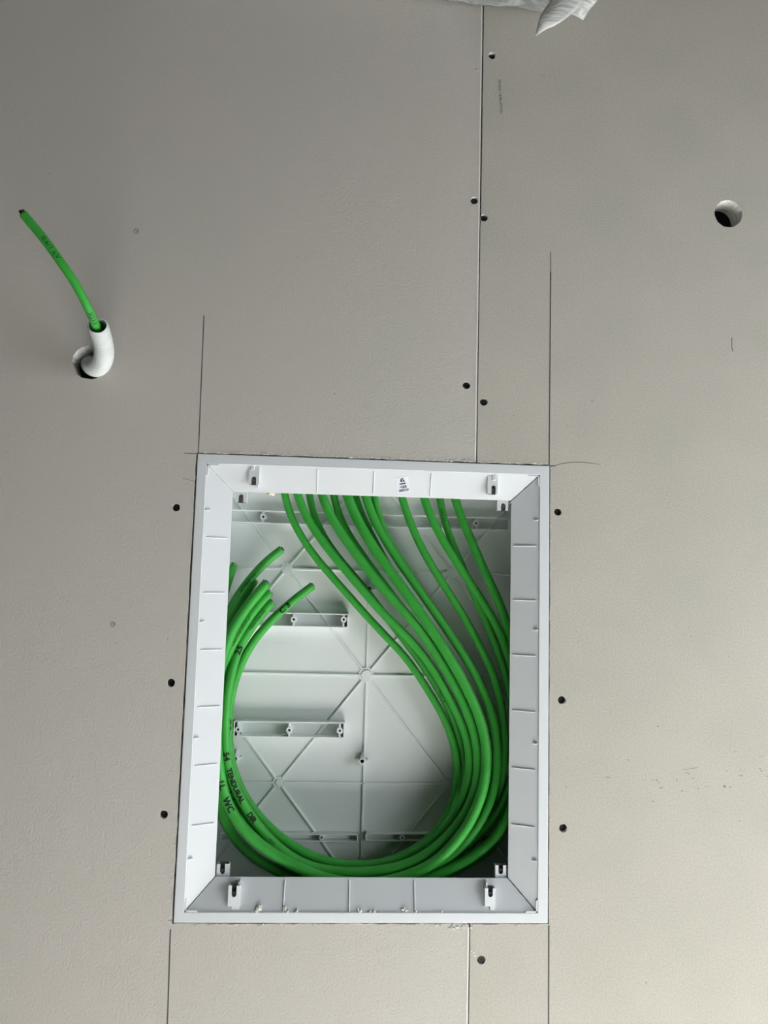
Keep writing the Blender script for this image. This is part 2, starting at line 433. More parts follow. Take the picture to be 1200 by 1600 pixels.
# flakes of torn paper and gypsum along the cut edges
def flakes(name, spots, parent, label):
    bm = bmesh.new()
    for (x, y, s) in spots:
        c = P(x, y, -0.3); k = 5
        ps = []; a0 = rng.uniform(0, 6); s *= rng.uniform(.8, 1.7)
        for i in range(k):
            a = a0 + 2 * math.pi * i / k; r = s / 1000 * rng.uniform(.4, 1.0)
            ps.append(c + Vector((r * math.cos(a) * rng.uniform(.7, 1.5), rng.uniform(-.0006, .0003), r * math.sin(a) * .7)))
        hexa(bm, ps, [p + Vector((0, .0008, 0)) for p in ps])
    o = bm_obj(name, fix(bm), M['torn'], parent); tag(o, label, kind='stuff')
spots = []
for i in range(110):
    x = rng.uniform(312, 735); spots.append((x, 709 + (x - 310) * .033 - 2.2 + rng.uniform(-1.2, .6), rng.uniform(.4, 1.3)))
for i in range(80):
    x = rng.uniform(290, 725); spots.append((x, 1445.5 + rng.uniform(-1, 1.3), rng.uniform(.4, 1.2)))
for i in range(12): spots.append((rng.uniform(700, 731), 1447 + rng.uniform(-1, 5), rng.uniform(.7, 1.6)))
for i in range(16):
    y = rng.uniform(1270, 1440); spots.append((306.5 - (y - 710) * .0547 - rng.uniform(0, 3.0), y, rng.uniform(.4, 1.3)))
for i in range(10):
    y = rng.uniform(740, 860); spots.append((307 - (y - 710) * .0547 - rng.uniform(-.5, 1.5), y, rng.uniform(.3, .8)))
flakes('torn_edge', spots, pL, 'white torn paper along the cut edge')
spots = []
for i in range(26):
    x = rng.uniform(746, 856); spots.append((x, 709 + (x - 310) * .033 - 2.0 + rng.uniform(-1.0, .6), rng.uniform(.4, 1.2)))
for i in range(14):
    x = rng.uniform(738, 852); spots.append((x, 1445.5 + rng.uniform(-.6, 1.2), rng.uniform(.4, 1.0)))
for (x, y, s) in ((861, 845, 1.0), (861, 820, .8), (862, 916, .7), (860.5, 1240, .8), (861, 1432, 1.6), (739, 1489, 1.6), (742, 1494, 1.4), (744, 1498, 1.1), (737.5, 1486, 1.2), (735.5, 1450, 1.5)):
    spots.append((x, y, s))
for i in range(22): spots.append((860.3 + rng.uniform(-.4, .7), rng.uniform(760, 1440), rng.uniform(.3, .8)))
flakes('torn_edge', spots, pR, 'white torn paper along the cut edge')

# ------------------------------------------------------------------ text helper
_txt = {}
def text_mesh(s, bold=0.0, space=1.0):
    k = (s, bold, space)
    if k in _txt: return _txt[k]
    c = bpy.data.curves.new('t', 'FONT'); c.body = s; c.size = 1.0; c.offset = bold; c.space_character = space
    c.resolution_u = 2
    o = bpy.data.objects.new('t', c); COL.objects.link(o)
    dg = bpy.context.evaluated_depsgraph_get()
    me = bpy.data.meshes.new_from_object(o.evaluated_get(dg))
    bpy.data.objects.remove(o); bpy.data.curves.remove(c)
    b_ = bmesh.new(); b_.from_mesh(me); bmesh.ops.triangulate(b_, faces=b_.faces[:])
    for _ in range(4):
        el = [e for e in b_.edges if e.calc_length() > .16]
        if not el: break
        bmesh.ops.subdivide_edges(b_, edges=el, cuts=1); bmesh.ops.triangulate(b_, faces=b_.faces[:])
    b_.to_mesh(me); b_.free()
    vs = [(v.co.x, v.co.y) for v in me.vertices]; fs = [tuple(p.vertices) for p in me.polygons]
    bpy.data.meshes.remove(me)
    _txt[k] = (vs, fs, max(v[0] for v in vs))
    return _txt[k]

# date stamp on the right board, reading downwards
vs, fs, wd = text_mesh('29/12/21 14:48 GYPTEC', 0.015)
a, b = P(778.5, 124), P(781.5, 178)
u = (b - a); Lx = u.length; u.normalize(); v = Vector((-u.z, 0, u.x))
k = Lx / wd
mesh_obj('printed_stamp', [a + u * (x * k) + v * (y * 0.0040) + Vector((0, -.00012, 0)) for x, y in vs], fs, M['pale_ink'], pR)['label'] = 'small printed date stamp reading downwards'

# ------------------------------------------------------------------ enclosure
enc = empty('electrical_enclosure', W(CXm, 0, BZ0))
tag(enc, 'white plastic electrical enclosure recessed in the plasterboard, full of green cables', 'enclosure')

# body walls and back
HX, HZ = 187.0, 236.0
bx0, bx1, bz0, bz1 = CXm - HX, CXm + HX, CZm - HZ, CZm + HZ
for (x0, x1, z0, z1) in ((bx0 - 2.5, bx0, bz0 - 2.5, bz1 + 2.5), (bx1, bx1 + 2.5, bz0 - 2.5, bz1 + 2.5), (bx0, bx1, bz0 - 2.5, bz0), (bx0, bx1, bz1, bz1 + 2.5)):
    bm = bmesh.new(); box(bm, x0, x1, 2.5, BACK + 3, z0, z1)
    bm_obj('side_wall', fix(bm), M['back'], enc)
bm = bmesh.new(); box(bm, bx0, bx1, BACK, BACK + 3, bz0, bz1)
back = bm_obj('back_plate', fix(bm), M['back'], enc)

# flange
bm = bmesh.new()
for (a, b) in (((BX0, BZ1), (BX1, BZ1)),): pass
fo = [(BX0, BZ0), (BX1, BZ0), (BX1, BZ1), (BX0, BZ1)]
fi = [(LX0, LZ0), (LX1, LZ0), (LX1, LZ1), (LX0, LZ1)]
ring_f = [[bm.verts.new(W(x, d, z)) for x, z in lp] for lp, d in ((fo, -0.6), (fi, -0.6), (fi, 2.2), (fo, 2.2))]
for a_, b_ in ((0, 1), (1, 2), (2, 3), (3, 0)):
    for i in range(4):
        j = (i + 1) % 4
        bm.faces.new([ring_f[a_][i], ring_f[a_][j], ring_f[b_][j], ring_f[b_][i]])
fl = bm_obj('flange', fix(bm), M['white'], enc); bevel(fl, 0.0007, 2)
# thicker corner steps on the inside of the flange
for (x, sxx) in ((LX0, 1), (LX1, -1)):
    for (z, szz) in ((LZ0, 1), (LZ1, -1)):
        bm = bmesh.new()
        for q in ([(0, 0), (13, 0), (12, 1.6), (0, 1.6)], [(0, 0), (0, 13), (1.6, 12), (1.6, 0)]):
            pts = [(x + sxx * u_, z + szz * v_) for u_, v_ in q]
            hexa(bm, [W(a_, -.4, b_) for a_, b_ in pts], [W(a_, 1.8, b_) for a_, b_ in pts])
        bm_obj('corner_step', fix(bm), M['white'], fl)

# sloping collar, four mitred sides
mg = 0.35   # half of the mitre joint
def collar(name, lipA, lipB, inA, inB, back_off):
    def q(d_off, off):
        pts = []
        for (x, z), dd in ((lipA, 0.6), (lipB, 0.6), (inB, ID), (inA, ID)):
            pts.append(W(x + off[0], dd + d_off, z + off[1]))
        return pts
    bm = bmesh.new()
    hexa(bm, q(0, (0, 0)), q(1.4, back_off))
    return bevel(bm_obj(name, fix(bm), M['white'], enc), 0.0005, 2)
cT = collar('collar_side', (LX0 + mg, LZ1), (LX1 - mg, LZ1), (IX0 + mg, IZ1), (IX1 - mg, IZ1), (0, 1.4))
cB = collar('collar_side', (LX0 + mg, LZ0), (LX1 - mg, LZ0), (IX0 + mg, IZ0), (IX1 - mg, IZ0), (0, -1.4))
cL = collar('collar_side', (LX0, LZ1 - mg), (LX0, LZ0 + mg), (IX0, IZ1 - mg), (IX0, IZ0 + mg), (-1.4, 0))
cR = collar('collar_side', (LX1, LZ1 - mg), (LX1, LZ0 + mg), (IX1, IZ1 - mg), (IX1, IZ0 + mg), (1.4, 0))
# short straight skirt behind the collar's inner edge
def slope_d(side, v):
    """depth of the collar face at distance across"""
    lo, hi = {'T': (LZ1, IZ1), 'B': (LZ0, IZ0), 'L': (LX0, IX0), 'R': (LX1, IX1)}[side]
    return 0.6 + (ID - 0.6) * (v - lo) / (hi - lo)

def crib(side, c, f0, f1, wid=1.5, h=1.1):
    """raised rib across a collar side at wall coordinate c, from fraction f0 to f1 of the slope"""
    lo, hi = {'T': (LZ1, IZ1), 'B': (LZ0, IZ0), 'L': (LX0, IX0), 'R': (LX1, IX1)}[side]
    par = {'T': cT, 'B': cB, 'L': cL, 'R': cR}[side]
    bm = bmesh.new(); top = []; bot = []
    for (s, f) in ((-1, f0), (1, f0), (1, f1), (-1, f1)):
        v = lo + (hi - lo) * f; d = slope_d(side, v)
        n = 1 if side in 'BL' else -1
        hv = h * 0.7
        for lst, up in ((top, 1), (bot, -0.3)):
            a = c + s * wid / 2 * (0.6 if up == 1 else 1)
            vv = v + n * hv * up; dd = d - hv * up
            lst.append(W(a, dd, vv) if side in 'TB' else W(vv, dd, a))
    hexa(bm, top, bot)
    return bevel(bm_obj('collar_rib', fix(bm), M['white'], par), 0.0003, 1)

def mid(p): return (p.x * 1000, (p.z - H) * 1000)
for y in (840, 926, 1015, 1104, 1195, 1288): crib('L', mid(P(330, y, 7))[1], 0.10, 0.86)
for y in (853, 938, 1024, 1111, 1201, 1290): crib('R', mid(P(820, y, 7))[1], 0.10, 0.88)
for x in (496, 584, 673): crib('T', mid(P(x, 750, 7))[0], 0.06, 0.90)
for x in (470, 566, 662): crib('B', mid(P(x, 700, 7))[0], 0.0, 0.90)
for y in (797, 971, 1152, 1340): crib('L', mid(P(320, y, 4))[1], 0.02, 0.17, 1.5, 2.0)
for y in (813, 984, 1161, 1343): crib('R', mid(P(840, y, 4))[1], 0.02, 0.17, 1.5, 2.0)

# cover clips: notched plate with two cheeks and a screw
def clip(px0, px1, py0, py1, nx0, nx1, ny0, ny1, depth, opening, cheek, par, sy):
    """plate in pixels; notch nx,ny opens downwards ('d') or upwards ('u')"""
    a = mid(P(px0, py0, depth)); b = mid(P(px1, py1, depth)); n0 = mid(P(nx0, ny0, depth)); n1 = mid(P(nx1, ny1, depth))
    x0, x1 = a[0], b[0]; zt_, zb_ = a[1], b[1]; u0, u1 = n0[0], n1[0]; um = (u0 + u1) / 2; ur = (u1 - u0) / 2
    arc = [(um + ur * math.cos(t), math.sin(t)) for t in [math.pi * i / 8 for i in range(9)]]
    bm = bmesh.new()
    if opening == 'd':
        top = n0[1] - ur
        out = [(x0, zb_), (x0, zt_), (x1, zt_), (x1, zb_), (u1, zb_)] + [(x, top + ur * s) for x, s in arc] + [(u0, zb_)]
    else:
        bot = n1[1] + ur
        out = [(x1, zt_), (x1, zb_), (x0, zb_), (x0, zt_), (u0, zt_)] + [(x, bot - ur * s) for x, s in arc[::-1]] + [(u1, zt_)]
    lo = slab([[(x / 1000, H + z / 1000) for x, z in out]], depth / 1000, (depth + 1.6) / 1000)
    for f in lo.faces: f.material_index = 0
    plate = bm_obj('cover_clip', lo, M['white'], par)
    bm = bmesh.new()
    box(bm, x0, x0 + 1.3, depth + 1.5, depth + cheek, zb_, zt_)
    box(bm, x1 - 1.3, x1, depth + 1.5, depth + cheek, zb_, zt_)
    bm_obj('cheek', fix(bm), M['white'], plate)
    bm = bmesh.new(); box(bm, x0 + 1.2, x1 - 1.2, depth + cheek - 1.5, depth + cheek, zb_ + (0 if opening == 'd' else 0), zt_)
    bm_obj('clip_shade', fix(bm), M['dark'], plate)  # dark sheet paints the shade behind the notch
    c = P((nx0 + nx1) / 2, sy, depth + 2.5); me = screw_mesh_small()
    o = bpy.data.objects.new('clip_screw', me); COL.objects.link(o); o.parent = plate
    o.location = (c.x, c.y, c.z)
    tag(plate, 'small white notched clip with a metal screw')
    return plate
_sms = []
def screw_mesh_small():
    if _sms: return _sms[0]
    bm = bmesh.new(); n = 14; prof = [(0, .9), (.9, .9), (.95, 0), (2.0, 0), (2.2, .3), (2.2, 3.2)]; rings = []
    for r, d in prof:
        rings.append([bm.verts.new((0, d / 1000, 0))] if r == 0 else
                     [bm.verts.new((r / 1000 * math.cos(2 * math.pi * i / n), d / 1000, r / 1000 * math.sin(2 * math.pi * i / n))) for i in range(n)])
    for i in range(n):
        j = (i + 1) % n
        bm.faces.new([rings[0][0], rings[1][i], rings[1][j]])
        for p_, q_ in zip(rings[1:], rings[2:]): bm.faces.new([p_[i], p_[j], q_[j], q_[i]])
    fix(bm); me = bpy.data.meshes.new('clip_screw'); bm.to_mesh(me); bm.free(); me.materials.append(M['steel']); _sms.append(me); return me
clip(389, 404.5, 728, 757, 393, 400, 744, 755, 1.0, 'd', 7.5, enc, 748.5)
clip(368.5, 385.5, 765, 785, 373, 380, 772, 782, 14.8, 'd', 7.0, enc, 776)
clip(762, 777.5, 743, 772, 768, 774.5, 758, 769, 1.0, 'd', 7.5, enc, 762)
clip(777, 794, 779, 798, 783, 790, 786, 797, 14.8, 'd', 7.0, enc, 789)
clip(357, 374, 1384, 1416, 362, 369, 1388, 1402, 1.0, 'u', 7.5, enc, 1397)
clip(339, 357.5, 1350, 1374, 344, 351, 1352, 1366, 14.8, 'u', 7.0, enc, 1361)
clip(758, 774, 1388, 1416, 763, 770, 1390, 1402, 1.0, 'u', 7.5, enc, 1397)
clip(774, 791, 1352, 1374, 779, 786, 1353, 1366, 14.8, 'u', 7.0, enc, 1361)
# legs of the lower collar clips
for (x0, x1) in ((362, 373), (766, 773)):
    a = mid(P(x0, 1412, 1)); b = mid(P(x1, 1427, 1)); bm = bmesh.new(); box(bm, a[0], b[0], 1.2, 5, LZ0 - .3, a[1])
    bm_obj('clip_leg', fix(bm), M['white'], cB)
    a = mid(P(x1 if x0 < 500 else x0 - 8, 1376, 8)); bm = bmesh.new(); box(bm, a[0], a[0] + 1.6, 3, 12, a[1] - 22, a[1])
    bm_obj('clip_fin', fix(bm), M['white'], cB)
for (x0) in (402.5, 762.5):
    a = mid(P(x0, 727, 4)); bm = bmesh.new(); box(bm, a[0], a[0] + 1.6, 1.5, 11, a[1] - 24, a[1])
    bm_obj('clip_fin', fix(bm), M['white'], cT)
for (x0, y0) in ((392, 727), (768, 743)):
    a = mid(P(x0, y0, 4)); bm = bmesh.new(); box(bm, a[0], a[0] + 4.5, 0.2, 4.0, a[1] - 6, a[1] + .5)
    bevel(bm_obj('clip_stop', fix(bm), M['white'], cT), .0006, 1)

# back plate relief: lattice ribs, hubs
def bpx(x, y, d=BACK): return mid(P(x, y, d))
hubs = [(-66.0, 18.0), (132.5, 18.0), (132.5, -229.0), (-66.0, -229.0)]
hc = (32.4, -105.0)
def rib(p, q, wid=2.7, h=1.9):
    p = Vector(p); q = Vector(q); t = (q - p).normalized(); n = Vector((-t.y, t.x))
    bm = bmesh.new()
    lo = [p + n * wid / 2 * 1.2, p - n * wid / 2 * 1.2, q - n * wid / 2 * 1.2, q + n * wid / 2 * 1.2]
    hi = [p + n * wid / 2 * .6, p - n * wid / 2 * .6, q - n * wid / 2 * .6, q + n * wid / 2 * .6]
    hexa(bm, [W(v.x, BACK - h, v.y) for v in hi], [W(v.x, BACK + .2, v.y) for v in lo])
    return bm_obj('rib', fix(bm), M['back'], back)
ex0, ex1, ez0, ez1 = bx0 + 1, bx1 - 1, bz0 + 1, bz1 - 1
for z in (18.0, -105.0, -229.0):
    hx = [h_[0] for h_ in (hubs if z != -105.0 else [hc]) if abs(h_[1] - z) < 1]
    xs = [ex0] + sorted(set(hx)) + [ex1]
    for i in range(len(xs) - 1):
        rib((xs[i] + (6 if i else 0), z), (xs[i + 1] - (6 if i < len(xs) - 2 else 0), z))
rib((hc[0], hc[1] + 8), (hc[0], ez1)); rib((hc[0], hc[1] - 8), (hc[0], ez0))
for (hx, hz) in hubs:
    sxn = 1 if hx > hc[0] else -1; szn = 1 if hz > hc[1] else -1
    t = Vector((hx - hc[0], hz - hc[1])).normalized()
    a = Vector(hc) + t * 8; b = Vector((hx, hz)) - t * 6
    rib(a, b)
    for (dx, dz) in ((sxn, szn), (-sxn, szn), (sxn, -szn)):
        tt = Vector((abs(t.x) * dx, abs(t.y) * dz)); s = Vector((hx, hz)) + tt * 6
        lim = []
        if tt.x > 0: lim.append((ex1 - s.x) / tt.x)
        else: lim.append((ex0 - s.x) / tt.x)
        if tt.y > 0: lim.append((ez1 - s.y) / tt.y)
        else: lim.append((ez0 - s.y) / tt.y)
        if dx == -sxn: lim.append((hc[0] - s.x) / tt.x)
        if dz == -szn: lim.append((hc[1] - s.y) / tt.y)
        rib(s, s + tt * (min(lim) - .2))
def disc(name, x, z, r, d0, d1, mat, par, hole=0.0, n=20):
    bm = bmesh.new()
    prof = ([(0, d0)] if hole == 0 else [(hole, d1), (hole, d0)]) + [(r - .3, d0), (r, d0 + .4), (r, d1)]
    rings = [[bm.verts.new(W(x, d, z))] if rr == 0 else [bm.verts.new(W(x + rr * math.cos(2 * math.pi * i / n), d, z + rr * math.sin(2 * math.pi * i / n))) for i in range(n)] for rr, d in prof]
    for i in range(n):
        j = (i + 1) % n
        for a_, b_ in zip(rings, rings[1:]):
            if len(a_) == 1: bm.faces.new([a_[0], b_[i], b_[j]])
            else: bm.faces.new([a_[i], a_[j], b_[j], b_[i]])
    return bm_obj(name, fix(bm), mat, par)
for (hx, hz) in hubs:
    disc('hub', hx, hz, 7.2, BACK - 1.2, BACK + .1, M['back'], back)
    disc('hub_cap', hx, hz, 3.6, BACK - 2.2, BACK - .5, M['back'], back)
disc('hub', hc[0], hc[1], 9.5, BACK - 1.2, BACK + .1, M['back'], back)
disc('hub_cap', hc[0], hc[1], 6.2, BACK - 2.4, BACK - .5, M['back'], back)

# mounting rails: open rectangular frames standing off the back plate
def rail(x0, x1, z0, z1, front, bosses, wt=1.5, webs=True, name='mounting_rail'):
    bm = bmesh.new()
    for (a, b, c, d) in ((x0, x1, z1 - wt, z1), (x0, x1, z0, z0 + wt), (x0, x0 + wt, z0, z1), (x1 - wt, x1, z0, z1)):
        box(bm, a, b, front, BACK + .1, c, d)
    o = bevel(bm_obj(name, fix(bm), M['back'], enc), .0005, 2)
    for (cx_, cz_) in bosses:
        disc('screw_boss', cx_, cz_, 3.7 if webs else 3.0, front, BACK, M['back'], o, hole=1.45)
        disc('boss_shade', cx_, cz_, 1.45, front + 6, front + 8, M['black'], o)  # black disc paints the shade down the screw hole
        if webs:
            bm = bmesh.new(); box(bm, cx_ - 1.0, cx_ + 1.0, front, BACK, cz_ + 3.0, z1 - .5); box(bm, cx_ - 1.0, cx_ + 1.0, front, BACK, z0 + .5, cz_ - 3.0)
            bm_obj('web', fix(bm), M['back'], o)
    return o
fr = BACK - 13
def rail_px(x0, y0, x1, y1, front, bosses, **k):
    a = bpx(x0, y0, front); b = bpx(x1, y1, front)
    return rail(a[0], b[0], b[1], a[1], front, [bpx(x, y, front) for x, y in bosses], **k)
rail_px(371, 955, 544, 981.5, fr, [(379, 968), (459, 968), (537, 968)])
rail_px(365, 1126, 538, 1154, fr, [(372, 1140), (452, 1141), (531, 1142)])
f2 = BACK - 9
zt0, zt1 = bpx(575, 824, f2)[1], bpx(575, 806, f2)[1]
xm = bpx(575, 815, f2)[0]
bl = bpx(411, 810, f2); br = bpx(744, 819, f2)
rail(bx0 + 6, xm - 3, zt0 + 1, zt1 + 3, f2, [(bl[0], (zt0 + zt1) / 2 + 2)], webs=True)
rail(xm + 4, bpx(797, 820, f2)[0], zt0 + 1, zt1 + 3, f2, [(br[0], (zt0 + zt1) / 2 + 2)], webs=True)
rail_px(345, 1302, 559, 1316, f2, [(502.5, 1309)], wt=1.4, webs=False)
rail_px(571, 1302, 784, 1316, f2, [(628.5, 1309)], wt=1.4, webs=False)

# finned posts
def post(px, py):
    x, z = bpx(px, py, BACK - 14)
    o = disc('finned_post', x, z, 3.6, BACK - 14, BACK, M['back'], enc, hole=2.3, n=16)
    disc('post_shade', x, z, 2.3, BACK - 6, BACK - 5, M['black'], o, n=12)  # shade inside the hollow post, painted as a black disc
    for a in (0, 90, 180, 270):
        c, s = math.cos(math.radians(a)), math.sin(math.radians(a)); bm = bmesh.new()
        q = [(3.2, BACK - 13), (4.6, BACK - 13), (8.0, BACK), (3.2, BACK)]
        def pt(r, d, w_): return W(x + r * c - w_ * s, d, z + r * s + w_ * c)
        hexa(bm, [pt(r, d, .6) for r, d in q], [pt(r, d, -.6) for r, d in q])
        bm_obj('fin', fix(bm), M['back'], o)
post(367, 1186); post(566, 1190); post(577, 920)

# faint moulded table and characters in the back plate
bm = bmesh.new()
for i in range(9):
    x, z = bpx(402 + 3.2 * i, 993); box(bm, x - .15, x + .15, BACK - .25, BACK + .1, z - 14, z)
for i in range(7):
    x, z = bpx(402, 993 + 3.2 * i); box(bm, x, x + 19, BACK - .25, BACK + .1, z - .15, z + .15)
bm_obj('moulded_table', fix(bm), M['back'], back)
bm = bmesh.new()
for (y, x0, x1) in ((989, 432, 448), (998, 426, 470), (1006, 426, 472), (1013, 430, 440)):
    x = x0
    while x < x1:
        c = bpx(x, y); s = rng.uniform(.6, 1.1)
        t = rng.uniform(-.5, .5)
        hexa(bm, [W(c[0] + a_ * s, BACK - .4, c[1] + b_ * 1.9 + a_ * t) for a_, b_ in ((-.5, -1), (.5, -1), (.8, 1), (-.2, 1))],
                 [W(c[0] + a_ * s, BACK + .1, c[1] + b_ * 1.9 + a_ * t) for a_, b_ in ((-.5, -1), (.5, -1), (.8, 1), (-.2, 1))])
        x += rng.uniform(2.2, 3.4)
bm_obj('moulded_characters', fix(bm), M['back'], back)

# sticker on the upper collar side
def on_top_collar(px, py):
    """point on the sloping upper collar side seen at a pixel"""
    lo, hi = 0.0, ID
    for _ in range(40):
        m_ = (lo + hi) / 2; z = mid(P(px, py, m_))[1]
        if slope_d('T', z) > m_: lo = m_
        else: hi = m_
    return P(px, py, lo)
qs = [on_top_collar(*p) for p in ((617, 746.5), (637.5, 743.5), (641, 768), (621.5, 771))]
nn = (qs[1] - qs[0]).cross(qs[3] - qs[0]).normalized()
if nn.y > 0: nn = -nn
bm = bmesh.new(); hexa(bm, [q + nn * .00025 for q in qs], [q - nn * .0003 for q in qs])
stk = bm_obj('label_sticker', fix(bm), M['sticker'], enc); tag(stk, 'small printed white sticker')
def stp(u_, v_, lift=.0004):
    a = qs[0].lerp(qs[1], u_); b = qs[3].lerp(qs[2], u_); return a.lerp(b, v_) + nn * lift
def sticker_text(s, u0, u1, v0, v1, bold=.03):
    vs, fs, wd = text_mesh(s, bold)
    mesh_obj('sticker_text', [stp(u0 + (u1 - u0) * x / wd, v1 + (v0 - v1) * y / .72) for x, y in vs], fs, M['sink'], stk)
sticker_text('+52B28', .24, .78, .55, .70); sticker_text('2608275.00', .12, .90, .76, .92)
def sticker_poly(pts):
    mesh_obj('sticker_logo', [stp(*p) for p in pts], [tuple(range(len(pts)))], M['sink'], stk)
sticker_poly([(.26, .40), (.74, .40), (.74, .47), (.26, .47)])
sticker_poly([(.36, .32), (.36, .20), (.46, .10), (.62, .08), (.60, .15), (.50, .18), (.46, .32)])
sticker_poly([(.55, .22), (.64, .17), (.70, .33), (.60, .33)])
sticker_poly([(.49, .27), (.54, .22), (.55, .33), (.49, .33)])

# blob of cream sealing foam behind the upper collar edge
bm = bmesh.new(); bmesh.ops.create_icosphere(bm, subdivisions=2, radius=.0034)
c0 = P(424, 770.5, 17)
for v in bm.verts: v.co = c0 + Vector((v.co.x * 1.25, v.co.y, v.co.z * .8)) * (1 + .25 * math.sin(v.co.x * 1900 + v.co.z * 2600))
bm_obj('foam_blob', bm, M['cream'], enc, True)

